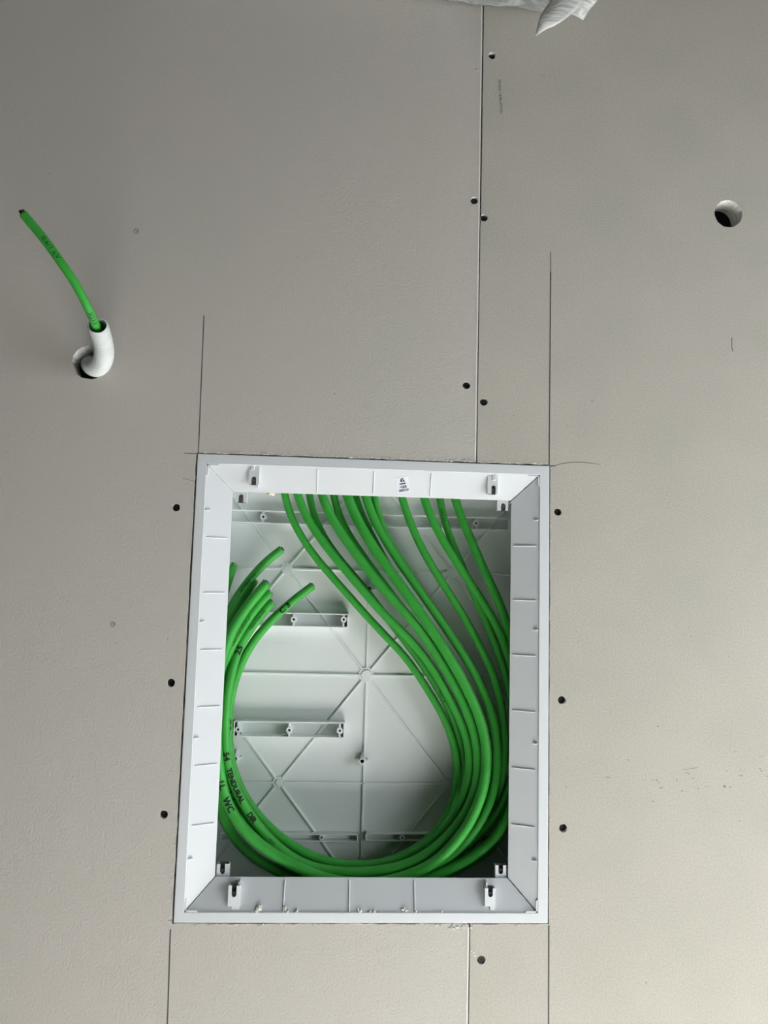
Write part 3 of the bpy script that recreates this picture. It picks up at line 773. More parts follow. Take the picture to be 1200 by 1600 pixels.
# ------------------------------------------------------------------ cables
# each cable: radius in mm, then its path as (pixel x, pixel y, depth in mm behind the board face)
CD = {
 'C1': (4.4, [(441, 752, 62), (445.6, 775.6, 62.4), (451.9, 798.8, 62.9), (461.4, 821, 63.3), (473.1, 842, 63.7), (486.8, 862, 64.1), (501.7, 880.9, 64.4), (517.4, 899.3, 64.7), (533.4, 917.5, 65), (549.4, 935.6, 65.3), (565.5, 953.7, 65.6), (581.7, 971.6, 65.8), (598.3, 989.2, 66), (615.1, 1006.6, 66.2), (631.3, 1024.6, 66.4), (646, 1043.7, 66.5), (659.4, 1063.8, 66.6), (672.3, 1084.2, 66.8), (684.8, 1105, 66.9), (695.9, 1126.4, 67.1), (704.8, 1148.7, 67.2), (711.2, 1172, 67.4), (714.5, 1195.8, 67.6), (714.3, 1219.8, 67.8), (710.3, 1243.4, 68), (702.3, 1266, 68.2), (690.3, 1286.8, 68.5), (674.9, 1305.1, 68.9), (656.5, 1320.5, 69.4), (635.9, 1332.7, 70), (613.8, 1341.5, 70.5), (591, 1347.8, 71), (567.8, 1351.9, 71.6), (544.3, 1353.3, 72.1), (520.9, 1351.7, 72.6), (497.9, 1347.2, 73.1), (475.3, 1340.2, 73.6), (453.4, 1331, 74), (433.2, 1318.2, 74.4), (414.7, 1302.8, 74.8), (398.3, 1285.2, 75.1), (384, 1265.7, 75.3), (371.6, 1245, 75.5), (361.4, 1223.3, 75.6), (353.7, 1200.5, 75.7), (347.5, 1177.3, 75.7), (342.5, 1153.7, 75.6), (338.8, 1130, 75.4), (336.3, 1106, 75.2), (334.8, 1081.9, 75), (334.3, 1057.7, 74.7), (334.8, 1033.4, 74.4), (336.1, 1008.9, 74), (338.7, 984.9, 73.1), (343.1, 961.7, 71.6), (348.5, 938.5, 70), (355, 915.4, 68.4), (362.2, 892.4, 66.8), (366, 881, 66)]),
 'C2': (4.8, [(459, 752, 56), (465.7, 775, 55.7), (473.9, 797.5, 55.4), (485.4, 818.5, 55.1), (498.8, 838.5, 54.7), (513.2, 857.7, 54.4), (528.2, 876.6, 54.1), (543.6, 895.1, 53.8), (559.2, 913.5, 53.5), (574.9, 931.8, 53.2), (590.9, 949.7, 53), (607.6, 967, 52.7), (624.8, 983.9, 52.4), (641.8, 1001, 52.2), (657.6, 1019.1, 52), (671.9, 1038.4, 51.8), (684.8, 1058.7, 51.6), (696.7, 1079.6, 51.4), (707.7, 1101, 51.2), (718, 1122.8, 51.1), (726.5, 1145.2, 51), (732, 1168.4, 50.9), (733.7, 1192.3, 50.8), (731.3, 1216.1, 50.7), (725.4, 1239.2, 50.7), (716.2, 1261.4, 50.7), (704, 1282, 50.7), (688.9, 1300.5, 50.7), (671.1, 1316.5, 50.7), (651.1, 1329.7, 50.8), (629.5, 1340, 50.9), (606.9, 1347.1, 51), (583.5, 1350.7, 51.1), (559.9, 1351.6, 51.3), (536.3, 1350.2, 51.5), (513.1, 1346.2, 51.8), (490.5, 1338.6, 52.1), (469, 1328.1, 52.5), (448.6, 1315.4, 52.9), (429.7, 1300.7, 53.4), (412.5, 1283.9, 54), (397, 1265.6, 54.6), (383.5, 1245.8, 55.3), (372.6, 1224.4, 56.1), (364.6, 1201.8, 56.9), (359.6, 1178.4, 57.8), (357.4, 1154.6, 58.5), (356.9, 1130.6, 58.7), (358.4, 1106.8, 58.9), (362.1, 1083.1, 59.1), (368.3, 1059.9, 59.4), (376.7, 1037.5, 59.7), (387.5, 1016, 60.1), (400.7, 996, 60.5), (416.1, 977.6, 60.9), (433, 960.5, 61.4), (450.9, 944.4, 61.9), (469.7, 929.4, 62.5), (489, 915, 63)]),
 'C3': (4.2, [(480, 752, 70), (483.9, 775.7, 69.9), (489.1, 799, 69.9), (497.6, 821.4, 69.8), (508.7, 842.6, 69.8), (522.1, 862.5, 69.7), (537.1, 881.3, 69.7), (552.8, 899.6, 69.7), (568.3, 918, 69.7), (583.3, 936.8, 69.7), (597.9, 955.9, 69.8), (612.3, 975.1, 69.9), (626.9, 994.3, 70), (641.4, 1013.5, 70.2), (655.6, 1032.9, 70.4), (669.2, 1052.7, 70.7), (682.1, 1073, 71), (693.9, 1093.9, 71.4), (704.3, 1115.6, 71.8), (712.8, 1138, 72.3), (719.2, 1161.1, 72.9), (722.9, 1184.8, 73.5), (723.4, 1208.7, 74.1), (719.9, 1232.2, 74.8), (712, 1254.7, 75.6), (700.1, 1275.4, 76.4), (685.2, 1294.1, 77.1), (667.8, 1310.6, 77.7), (649.1, 1325.5, 78.4), (629.3, 1338.5, 79.1), (608.6, 1349.7, 79.7), (587.4, 1359.2, 80.4), (565.4, 1366.2, 81.1), (542.9, 1372.8, 80.7), (520, 1378.8, 79)]),
 'C4': (5.2, [(497, 752, 52), (504, 775.1, 51.4), (512.5, 797.5, 50.9), (524, 818.7, 50.3), (537.3, 838.9, 49.8), (551.3, 858.6, 49.2), (565.9, 877.9, 48.7), (580.8, 897, 48.1), (596.1, 915.7, 47.6), (612, 933.9, 47.1), (628.3, 951.8, 46.6), (644.2, 970.1, 46.1), (659.1, 989.1, 45.7), (673, 1008.9, 45.3), (686.1, 1029.2, 44.8), (698.7, 1049.9, 44.4), (710.4, 1071, 44), (721.3, 1092.6, 43.7), (730.9, 1114.8, 43.3), (738.7, 1137.6, 42.9), (744.1, 1161.1, 42.6), (746.7, 1185.1, 42.2), (746.2, 1209.2, 41.8), (742.4, 1232.9, 41.5), (734.6, 1255.6, 41.1), (723.1, 1276.7, 40.6), (708.8, 1296.1, 40.2), (692.4, 1313.7, 39.7), (673.9, 1329.2, 39.2), (653.5, 1342, 38.7), (631.5, 1351.2, 38.1), (608.4, 1357.3, 37.5), (585, 1361, 36.9), (561.5, 1362.7, 36.3), (537.9, 1362.5, 36.1), (514.2, 1360.2, 36.4), (491, 1355.5, 36.7), (468.9, 1347.3, 37.1), (448.6, 1334.8, 37.5), (430, 1319.4, 37.9), (413.1, 1302.2, 38.2), (397.9, 1283.4, 38.6), (384.6, 1263.3, 38.9), (373, 1242.1, 39.3), (363.4, 1220, 39.7), (356.7, 1196.9, 40), (353, 1173.3, 40.6), (351.6, 1149.3, 41.3), (351.9, 1125.3, 41.9), (353.4, 1101.5, 42.6), (356.2, 1077.7, 43.3), (360.6, 1054.1, 44.7), (366.8, 1030.9, 49), (375.5, 1008.3, 52.2), (387.7, 987.5, 52.8), (401.9, 968, 52.9), (417.2, 949.2, 53), (425, 940, 53)]),
 'C5': (4.4, [(518, 753, 68), (522.3, 776.7, 67.8), (528.1, 799.9, 67.6), (537.6, 821.9, 67.4), (549.7, 842.7, 67.3), (563.3, 862.7, 67.1), (577.4, 882.2, 66.9), (591.8, 901.6, 66.7), (606.3, 920.9, 66.5), (620.9, 940.1, 66.3), (635.8, 959.1, 66.1), (650.8, 978, 66), (665.1, 997.4, 65.8), (678.6, 1017.4, 65.6), (691.5, 1037.8, 65.5), (703.7, 1058.6, 65.3), (715.1, 1079.9, 65.2), (725.4, 1101.7, 65), (734.3, 1124.1, 64.9), (741.2, 1147.1, 64.8), (745.5, 1170.8, 64.7), (746.9, 1194.8, 64.7), (745.2, 1218.7, 64.6), (739.7, 1242, 64.6), (730.4, 1264.1, 64.6), (717.8, 1284.5, 64.6), (702.7, 1303.2, 64.6), (685.5, 1320, 64.6), (666.2, 1334.2, 64.6), (645, 1345.3, 64.6), (623.1, 1355, 64.6), (601, 1363.8, 64.6), (578.3, 1370.9, 64.7), (554.7, 1377.2, 68.6), (542.7, 1382.7, 71.7)]),
 'C6': (5.8, [(536, 754, 56), (543.6, 776.8, 54.5), (552.4, 799.1, 53), (563.2, 820.6, 51.5), (575.1, 841.5, 50), (588, 861.8, 48.6), (601.8, 881.5, 47.2), (616.1, 901, 45.9), (630.3, 920.4, 44.6), (644.3, 940, 43.3), (658.2, 959.8, 42.2), (671.8, 979.6, 41), (685.1, 999.7, 40), (698.1, 1020, 39), (710.4, 1040.7, 38.1), (722.2, 1061.7, 37.2), (733.2, 1083.1, 36.4), (743.2, 1105, 35.7), (751.4, 1127.6, 35), (757.1, 1150.9, 34.4), (760, 1174.7, 33.8), (759.9, 1198.7, 33.2), (756.7, 1222.5, 32.7), (750.6, 1245.7, 32.2), (741.9, 1268.1, 31.8), (730.7, 1289.3, 31.3), (717.1, 1309.1, 30.9), (701.4, 1327.2, 30.4), (683.7, 1343.4, 30), (663.8, 1356.3, 29.5), (642.1, 1365.6, 29.1), (619.7, 1372.9, 28.7), (596.7, 1377.8, 28.2), (573.4, 1380.1, 27.7), (550.1, 1379.6, 27.2), (526.9, 1376.3, 26.7), (504.2, 1370.6, 26.3), (481.8, 1362.7, 26.3), (459.7, 1352.9, 26.8), (438.5, 1341.4, 27.5), (418.2, 1328.4, 28.2), (399.4, 1313.5, 28.8), (382.4, 1296.6, 29.5), (367.8, 1277.6, 30.1), (356.2, 1256.8, 30.7), (348.6, 1234.2, 31.3), (343.9, 1210.8, 31.9), (340.5, 1187.1, 32.5), (338.3, 1163.2, 33.1), (337, 1139.3, 33.6), (336.8, 1115.3, 34.1), (337.7, 1091.4, 34.6), (340.1, 1067.6, 35), (343.9, 1044, 35.3), (349.3, 1020.6, 35.6), (356.9, 998, 36.3), (367, 976.6, 37.6), (379.7, 956.3, 38.9), (394.2, 937.2, 40.1), (409.9, 918.9, 41.4), (418, 910, 42)]),
 'C7': (4.4, [(550, 755, 70), (556.1, 778.2, 69.1), (563.7, 800.9, 68.2), (573.6, 822.8, 67.4), (584.5, 844.3, 66.5), (595.9, 865.5, 65.7), (607.9, 886.4, 64.8), (620.8, 906.7, 64), (634.5, 926.5, 63.3), (648.5, 946.1, 62.5), (662.3, 965.9, 61.8), (675.9, 985.8, 61.2), (689.2, 1005.9, 60.6), (701.9, 1026.3, 60.1), (714.1, 1047.1, 59.6), (725.7, 1068.2, 59.2), (736.5, 1089.8, 58.9), (746, 1111.9, 58.6), (753.5, 1134.7, 58.4), (758.3, 1158.2, 58.3), (760.3, 1182.1, 58.2), (759.2, 1206.1, 58.2), (755.2, 1229.7, 58.3), (748.3, 1252.7, 58.4), (738.7, 1274.7, 58.5), (726.7, 1295.5, 58.7), (712.5, 1314.8, 58.9), (696, 1332.2, 59.1), (676.9, 1346.3, 59.2), (656.4, 1357.9, 58.8), (635.1, 1367.7, 58.4), (613.1, 1375.7, 58.1), (590.5, 1381.8, 57.9), (567.5, 1387.8, 56.8), (556.1, 1391.7, 55.9)]),
 'C8': (5, [(566, 756, 58), (572.5, 779.1, 57.4), (580.4, 801.8, 56.7), (590.8, 823.5, 56.1), (602.6, 844.5, 55.5), (615.3, 865, 54.8), (628.7, 885, 54.2), (642.6, 904.7, 53.6), (656.6, 924.3, 52.9), (670.5, 944, 52.3), (684.3, 963.7, 51.7), (698.1, 983.5, 51.1), (711.7, 1003.4, 50.5), (724.8, 1023.7, 49.9), (737.2, 1044.3, 49.3), (748.6, 1065.5, 48.7), (758.6, 1087.4, 48.1), (766.8, 1110, 47.5), (772.6, 1133.4, 47), (776, 1157.2, 46.4), (777.1, 1181.2, 45.8), (776, 1205.2, 45.2), (772.3, 1228.9, 44.7), (765.7, 1252, 44.1), (756.1, 1273.9, 43.5), (743.7, 1294.4, 42.9), (728.8, 1313.3, 42.3), (711.9, 1330.3, 41.8), (692.9, 1344.6, 41.4), (671.7, 1354.9, 41.6), (649.5, 1362.7, 42), (626.7, 1368.8, 42.1), (603.5, 1372.8, 41.9), (579.9, 1374.7, 41.1), (556.1, 1375, 39.7), (532.6, 1372.7, 40.9), (509.6, 1367.7, 43), (487, 1360.4, 44.6), (465.2, 1350.9, 45.6), (444.5, 1339.1, 46), (425.1, 1324.9, 46.4), (407.2, 1308.8, 46.8), (391.3, 1290.8, 47.2), (377.7, 1271.1, 47.6), (366.5, 1249.8, 48), (358.1, 1227.4, 48.5), (352.8, 1204.1, 48.9), (349.7, 1180.4, 49.5), (347.4, 1156.4, 50.4), (346, 1132.2, 50.6), (345.8, 1108, 50.5), (346.7, 1083.5, 50.2), (348.7, 1058.9, 49.7), (352.2, 1034.6, 48), (360.4, 1012.7, 45.4), (371.6, 992.1, 45.4), (384, 971.6, 46.1), (398.1, 952.1, 46.8), (413.7, 933.8, 47.4), (422, 925, 47.6)]),
 'C9': (4.4, [(582, 757, 70), (585.9, 780.7, 69.9), (591, 804, 69.7), (599.2, 826.5, 69.6), (609.9, 848, 69.4), (622.2, 868.6, 69.3), (635.2, 888.8, 69.2), (648.3, 909, 69.1), (661.4, 929.1, 69), (674.7, 949.2, 68.9), (688.1, 969.1, 68.8), (701.7, 988.9, 68.8), (715.2, 1008.8, 68.8), (728.1, 1029.1, 68.8), (740.3, 1049.8, 68.9), (751.3, 1071.1, 69), (760.9, 1093.1, 69.1), (768.3, 1115.9, 69.3), (773.3, 1139.3, 69.6), (776, 1163.1, 69.8), (776.4, 1187, 70.1), (774.8, 1210.9, 70.5), (770.7, 1234.4, 70.9), (763.7, 1257.2, 71.3), (753.5, 1278.8, 71.7), (740.5, 1299, 72.1), (725.2, 1317.3, 72.5), (707.4, 1333.1, 72.9), (687.5, 1345.9, 73.3), (666.7, 1357.1, 73.7), (645.1, 1366.5, 74), (623, 1374.2, 74.3), (600.5, 1379.6, 74.7), (577.6, 1381, 75), (554.2, 1380.7, 75.3)]),
 'C10': (4.6, [(623, 758, 62), (629.3, 781.2, 61.7), (636.5, 804.2, 61.4), (645.2, 826.6, 61.1), (655.2, 848.6, 60.8), (666.5, 869.9, 60.5), (678.8, 890.6, 60.3), (691.6, 910.9, 60), (704.7, 931.2, 59.8), (717.5, 951.7, 59.6), (729.8, 972.4, 59.4), (741.5, 993.4, 59.3), (752.6, 1014.8, 59.1), (762.8, 1036.7, 59.1), (771.7, 1059, 59), (778.7, 1082, 59), (783.5, 1105.4, 59.1), (786.8, 1129.1, 59.2), (788.6, 1152.9, 59.4), (788.9, 1176.8, 59.6), (787.5, 1200.6, 59.9), (784.4, 1224.2, 60.2), (779.5, 1247.5, 60.5), (771.8, 1270, 60.9), (760.2, 1290.9, 61.4), (745.4, 1309.7, 61.8), (728.1, 1326.3, 62.3), (708.5, 1340.1, 62.8), (687.4, 1351.4, 63.4), (665.7, 1361.5, 64), (643.3, 1370.1, 64.5), (620.3, 1376.9, 65), (596.9, 1381.9, 65.3), (573.3, 1385.3, 65.4), (548.8, 1386.1, 63.4), (525.8, 1381.7, 62.2), (503.3, 1375.3, 61.4), (481.4, 1366.9, 60.6), (460, 1356.6, 59.9), (439.3, 1344.9, 59.2), (419.5, 1331.5, 58.6), (401.2, 1316, 58.1), (384.4, 1298.8, 57.7), (369.8, 1279.8, 57.4), (358.1, 1258.8, 57.2), (350.6, 1235.9, 57.1), (345.9, 1211.6, 57), (342.3, 1186.8, 55.9), (336.3, 1163.9, 52.2), (332.8, 1141.2, 49.8), (331.6, 1118, 49.4), (331.8, 1094.4, 49), (333.3, 1070.8, 48.8), (336.2, 1047.2, 48.8), (341, 1023.9, 49.1), (347.8, 1001.1, 49.5), (356.4, 978.9, 50), (366.3, 957.2, 50.7), (378.2, 936.5, 51.8), (391.9, 916.7, 54.3), (399, 907, 56)]),
 'C11': (4.9, [(656, 758, 55), (663.5, 780.9, 54.7), (671.8, 803.5, 54.4), (681.9, 825.3, 54.2), (693.5, 846.4, 53.9), (706, 866.9, 53.6), (719.2, 887.1, 53.4), (732.6, 907.2, 53.1), (745.7, 927.4, 52.9), (758.6, 947.8, 52.6), (771, 968.4, 52.4), (781.9, 989.7, 52.2), (790.4, 1011.9, 52.1), (797.5, 1034.7, 51.9), (802.8, 1057.9, 51.8), (806.5, 1081.5, 51.6), (808.9, 1105.3, 51.4), (809.9, 1129.2, 51.2), (809.6, 1153, 51), (807.8, 1176.8, 50.8), (804.4, 1200.3, 50.7), (798.9, 1223.3, 50.7), (791.1, 1245.5, 50.6), (781, 1266.8, 50.6), (767.3, 1286, 50.6), (750.2, 1302.7, 50.6), (731.7, 1318.1, 50.6), (712.6, 1332.8, 50.6), (692.9, 1346.6, 50.4), (672.3, 1358.5, 50), (650.9, 1368.6, 49.4), (628.6, 1376.6, 48.8), (605.7, 1382.3, 48.2), (582.2, 1385.2, 47.6), (559.2, 1387.6, 48.5), (535.9, 1388.5, 49.6), (512.1, 1386.3, 50.3), (488.8, 1381.8, 51), (466, 1375.1, 51.6), (443.9, 1366.4, 52.3), (422.5, 1355.9, 52.9), (401.9, 1344, 53.6), (383.2, 1329.3, 54.2), (367.2, 1311.5, 54.9), (354.1, 1291.4, 55.5), (343.6, 1269.6, 56), (334.7, 1247.4, 56.3), (326.8, 1224.8, 56.3), (319.9, 1202.1, 55.6), (316.4, 1178.1, 53.3), (317, 1153.6, 52.4), (318.2, 1129.2, 52.5), (319.6, 1105, 53.1), (321.7, 1081.1, 53.8), (324.8, 1057.3, 54.5), (329.3, 1033.9, 55.3), (336, 1011, 56.2), (344.7, 988.9, 57.2), (355.2, 967.7, 58.4), (367, 947.1, 59.7), (380, 927, 60.9)]),
 'C12': (4.3, [(684, 758, 68), (687.7, 781.7, 67.8), (692.4, 805.3, 67.5), (699.3, 828.3, 67.3), (707.9, 850.7, 67), (717.5, 872.8, 66.8), (726.7, 895, 66.6), (735.7, 917.3, 66.4), (745, 939.5, 66.2), (754.7, 961.5, 66), (764.4, 983.5, 65.8), (773.6, 1005.7, 65.6), (781.6, 1028.3, 65.5), (788.5, 1051.3, 65.4), (794.3, 1074.5, 65.3), (799, 1098, 65.2), (802.4, 1121.7, 65.1), (804.7, 1145.5, 65), (806, 1169.4, 65), (806.1, 1193.2, 64.9), (804.9, 1217, 64.8), (802.2, 1240.5, 64.6), (797.3, 1263.6, 64.4), (790.1, 1285.9, 64.1), (780.4, 1307.2, 63.6), (767.3, 1326.3, 63.1), (749, 1341.2, 62.3), (728.4, 1353, 61.5), (707.2, 1363.5, 60.4), (685.4, 1372.4, 59.1), (663.1, 1379.4, 57.7), (640.6, 1385, 56.2), (618.5, 1390.1, 54.5), (596.9, 1393.4, 52.7), (575.9, 1394.7, 51.1)]),
 'C13': (5, [(705, 758, 57), (711.7, 781.2, 55.9), (719.3, 804.1, 54.9), (728.4, 826.4, 53.8), (738.2, 848.5, 52.8), (748, 870.6, 51.7), (757.7, 892.7, 50.7), (767.8, 914.7, 49.6), (777.7, 936.7, 48.6), (786.5, 959.1, 47.6), (794.2, 981.9, 46.6), (800.8, 1005, 45.6), (806.1, 1028.4, 44.6), (810.1, 1052.1, 43.7), (812.9, 1076.1, 42.9), (814.6, 1100, 42.2), (815.4, 1124.1, 41.6), (815.4, 1148.1, 40.9), (814.4, 1172.1, 40.3), (812.3, 1196, 39.8), (808.9, 1219.6, 39.2), (803.8, 1242.9, 38.7), (796.6, 1265.5, 38.2), (787.3, 1287.2, 37.7), (774.7, 1307.2, 37.2), (757.9, 1324.1, 36.7), (738.6, 1338.5, 36.2), (717.8, 1350.6, 35.7), (695.8, 1360.9, 35.2), (673.3, 1370, 34.8), (650.4, 1377.7, 34.9), (627.2, 1384.1, 35.2), (603.5, 1388.7, 35.9), (579.3, 1391.2, 37.2), (554.9, 1390.8, 39.2), (531.6, 1388.6, 40.5), (508.7, 1384.7, 41.1), (485.9, 1378.9, 41.9), (463.4, 1371.4, 42.6), (441.4, 1362.3, 43.3), (419.8, 1352, 44), (399.5, 1339.5, 44.7), (381.3, 1323.8, 45.4), (365.5, 1305.8, 46.1), (353.3, 1285.4, 46.8), (345.2, 1263.3, 47.8), (338.9, 1240.6, 49.1), (334, 1217.5, 50.8), (330.5, 1194.1, 53.8), (328.2, 1169.8, 58.1), (326.3, 1145.5, 60.1), (325.1, 1121.4, 61.4), (325.4, 1097.5, 62.4), (326.9, 1073.7, 63.3), (329.7, 1050, 64.2), (334.1, 1026.8, 65.1), (340.2, 1003.9, 66), (347.7, 981.2, 67.1), (357, 959, 68.2), (367.9, 937.5, 69), (381.3, 917.2, 68.6), (396.4, 898.2, 67.3), (412.8, 880.5, 66), (431.2, 865, 64.7), (441, 858, 64)]),
}
def catmull(pts, step):
    p = np.array(pts, float); p = np.vstack([2 * p[0] - p[1], p, 2 * p[-1] - p[-2]]); out = []
    for i in range(1, len(p) - 2):
        n = max(2, int(np.linalg.norm((p[i + 1] - p[i])[:2]) / step))
        for k in range(n):
            t = k / n
            out.append(.5 * (2 * p[i] + (p[i + 1] - p[i - 1]) * t + (2 * p[i - 1] - 5 * p[i] + 4 * p[i + 1] - p[i + 2]) * t * t + (3 * p[i] - p[i - 1] - 3 * p[i + 1] + p[i + 2]) * t ** 3))
    out.append(p[-2]); return np.array(out)
def smooth_arr(a, it):
    for _ in range(it):
        a[1:-1] = a[1:-1] * .5 + (a[:-2] + a[2:]) * .25
    return a
def unproj(a):
    r = np.stack([(a[:, 0] - 600) / F, -(a[:, 1] - 800) / F, -np.ones(len(a))], 1) @ R
    t = (D * 1000 + a[:, 2]) / -r[:, 2]
    return np.stack([r[:, 0] * t, a[:, 2], r[:, 1] * t], 1)      # wall mm: x, d, z
names = list(CD); arrs = []
for nme in names:
    a = catmull(CD[nme][1], 7.0); a = smooth_arr(a, 3); arrs.append(a)
idx = np.concatenate([[i] * len(a) for i, a in enumerate(arrs)]); allp = np.vstack(arrs)
starts = np.cumsum([0] + [len(a) for a in arrs])

def frames(ps):
    n = len(ps); T = []
    for i in range(n): T.append((ps[min(i + 1, n - 1)] - ps[max(i - 1, 0)]).normalized())
    up = Vector((0, -1, 0)); Nn = (up - T[0] * up.dot(T[0])).normalized(); out = []
    for i in range(n):
        Nn = (Nn - T[i] * Nn.dot(T[i])).normalized(); out.append((T[i], Nn.copy(), T[i].cross(Nn)))
    return out
def tube(name, ps, r, mat, parent=None, n=20, capmat=None, radii=None, ridge=None):
    fr_ = frames(ps); vs = []; fs = []; fm = []
    for i, (p, (t, a, b)) in enumerate(zip(ps, fr_)):
        rr = radii[i] if radii else r
        for k in range(n):
            an = 2 * math.pi * k / n; vs.append(p + (a * math.cos(an) + b * math.sin(an)) * rr)
    for i in range(len(ps) - 1):
        for k in range(n):
            k2 = (k + 1) % n; fs.append((i * n + k, i * n + k2, (i + 1) * n + k2, (i + 1) * n + k)); fm.append(0)
    # end caps with a thin sheath rim and a pale filler face
    for e, (i, sg) in enumerate(((0, -1), (len(ps) - 1, 1))):
        t, a, b = fr_[i]; o = len(vs); rr = (radii[i] if radii else r)
        for k in range(n):
            an = 2 * math.pi * k / n; vs.append(ps[i] + (a * math.cos(an) + b * math.sin(an)) * rr * .78)
        for k in range(n):
            an = 2 * math.pi * k / n; vs.append(ps[i] - t * sg * .0012 + (a * math.cos(an) + b * math.sin(an)) * rr * .74)
        for k in range(n):
            k2 = (k + 1) % n
            q1 = (i * n + k, i * n + k2, o + k2, o + k); q2 = (o + k, o + k2, o + n + k2, o + n + k)
            fs += [q1[::-1], q2[::-1]] if e == 0 else [q1[::-1], q2[::-1]]
            fm += [1, 1]
        fs.append(tuple(range(o + n, o + 2 * n))); fm.append(1)
    o = mesh_obj(name, vs, fs, [mat, capmat or mat], parent, True, fm)
    me = o.data
    bm = bmesh.new(); bm.from_mesh(me); fix(bm); bm.to_mesh(me); bm.free()
    return o
CAM = Vector((0, -D, H))
def text_on_tube(s, ps, r, parent, at, size, reverse=False, mat='ink', bold=0.0, name='marking', aspect=1.0, twist=0.0, space=1.0, lift=.00035):
    """wrap writing on a tube; 'at' = pixel near which it is centred"""
    tgt = np.array(at, float)
    def proj(p):
        v = R @ np.array([p.x, p.z - H, -p.y - D]); return np.array([600 + F * v[0] / -v[2], 800 - F * v[1] / -v[2]])
    pp = np.array([proj(p) for p in ps]); ic = int(np.argmin(((pp - tgt) ** 2).sum(1)))
    S = np.concatenate([[0], np.cumsum([(ps[i + 1] - ps[i]).length for i in range(len(ps) - 1)])])
    vs, fs, wd = text_mesh(s, bold, space); sg = -1.0 if reverse else 1.0; out = []
    for (x, y) in vs:
        arc = S[ic] + sg * (x - wd / 2) * size * aspect; arc = min(max(arc, 0), S[-1] - 1e-6)
        i = min(max(int(np.searchsorted(S, arc)) - 1, 0), len(ps) - 2); f = (arc - S[i]) / max(S[i + 1] - S[i], 1e-9)
        p = ps[i].lerp(ps[i + 1], f)
        t0 = (ps[i + 1] - ps[max(i - 1, 0)]).normalized(); t1 = (ps[min(i + 2, len(ps) - 1)] - ps[i]).normalized()
        t = t0.lerp(t1, f).normalized() * sg
        c = (CAM - p); c = (c - t * c.dot(t)).normalized(); v = c.cross(t)
        an = (y - .35) * size / r + twist
        out.append(p + (c * math.cos(an) + v * math.sin(an)) * (r + lift))
    return mesh_obj(name, out, fs, M[mat], parent)
def cores(ps, r, parent, cols=('brown', 'blue', 'yellow'), rr=.30, length=.0012):
    t = (ps[-1] - ps[-2]).normalized(); a = t.orthogonal().normalized(); b = t.cross(a); a0 = rng.uniform(0, 2)
    for i, c in enumerate(cols):
        an = a0 + 2 * math.pi * i / len(cols); o = ps[-1] + (a * math.cos(an) + b * math.sin(an)) * r * .40
        n = 8; vs = []; L_ = length * rng.uniform(.7, 1.4)
        for s_ in (-.0015, L_):
            for k in range(n):
                q_ = 2 * math.pi * k / n; vs.append(o + t * s_ + (a * math.cos(q_) + b * math.sin(q_)) * r * rr)
        fs = [(k, (k + 1) % n, n + (k + 1) % n, n + k) for k in range(n)] + [tuple(range(n))[::-1], tuple(range(n, 2 * n))]
        o_ = mesh_obj('core_wire', vs, fs, M[c], parent); o_['label'] = {'brown': 'brown insulated core', 'blue': 'blue insulated core', 'yellow': 'yellow and green insulated core', 'black': 'black insulated core'}[c]
LBL = {
 'C1': 'leftmost green cable under the top frame edge',
 'C2': 'green cable marked C3 whose cut end reaches farthest right in the box',
 'C3': 'dark green cable behind the second and fourth cables from the left at the top',
 'C4': 'green cable with TENDURAL and DIR handwritten on it and 25 near its end',
 'C5': 'dark green cable tucked behind the bright fourth cable from the left at the top',
 'C6': 'thick bright green foremost cable of the loop, handwritten WC at lower left',
 'C7': 'dark green cable almost hidden behind the thick foremost cable',
 'C8': 'green cable with C2 handwritten on it, printed with its class below the cut end',
 'C9': 'dark green cable at the right edge of the middle bunch under the sticker',
 'C10': 'lone green cable right of the sticker, with open space to its left',
 'C11': 'third green cable from the right at the top, crossing in front of a darker one',
 'C12': 'dark green cable second from the right at the top, crossing behind its neighbour',
 'C13': 'rightmost green cable at the top, its highest cut end at the upper left',
}
cable_pts = {}
for i, nme in enumerate(names):
    seg = allp[starts[i]:starts[i + 1]]; r = CD[nme][0] / 1000
    qq = unproj(seg); ps = [Vector((x / 1000, d / 1000, H + z / 1000)) for x, d, z in qq]
    cable_pts[nme] = ps
    o = tube('green_cable', ps, r, M['green'], capmat=M['fill'])
    tag(o, LBL[nme], 'cable', 'green cables looped inside the white box')
    if nme in ('C1', 'C2', 'C4', 'C6', 'C8', 'C10', 'C11', 'C13'): cores(ps, r, o)
    CD[nme] = (CD[nme][0], CD[nme][1], o)
def mark(nme, s, at, size, rev=False, mat='ink', bold=.03, **k):
    text_on_tube(s, cable_pts[nme], CD[nme][0] / 1000, CD[nme][2], at, size, rev, mat, bold, **k)
# the paths run top -> right -> bottom -> left -> up, so writing that reads downwards on the left is reversed
mark('C2', 'C3', (441, 951), .0085, False, aspect=1.3, space=1.25)
mark('C2', 'C3', (356, 1131), .0085, True, aspect=1.3, space=1.25)
mark('C4', '25', (372, 1013), .0095, False, aspect=1.2, bold=.035)
mark('C4', '54', (351, 1181), .0085, True, aspect=1.1)
mark('C4', 'TENDURAL', (365, 1228), .0078, True, aspect=1.0, bold=.035)
mark('C4', 'DIR', (391, 1277), .0078, True, aspect=.95, bold=.035)
mark('C8', 'C2', (361, 1247), .0080, True, aspect=1.2)
mark('C6', 'LL.', (347, 1230), .0085, True)
mark('C6', 'WC', (357, 1258), .0095, True, aspect=1.0)
mark('C8', 'Class Cca-s1b,d1,a1', (374, 987), .0050, False, 'print', .0, aspect=.95)
mark('C4', 'Class Cca-s1b', (405, 965), .0050, False, 'print', .0, aspect=.95)
mark('C13', 'Class Cca', (392, 903), .0046, False, 'print', .0)
mark('C3', '3G1,5', (690, 1085), .0050, False, 'print', .0, aspect=1.2)
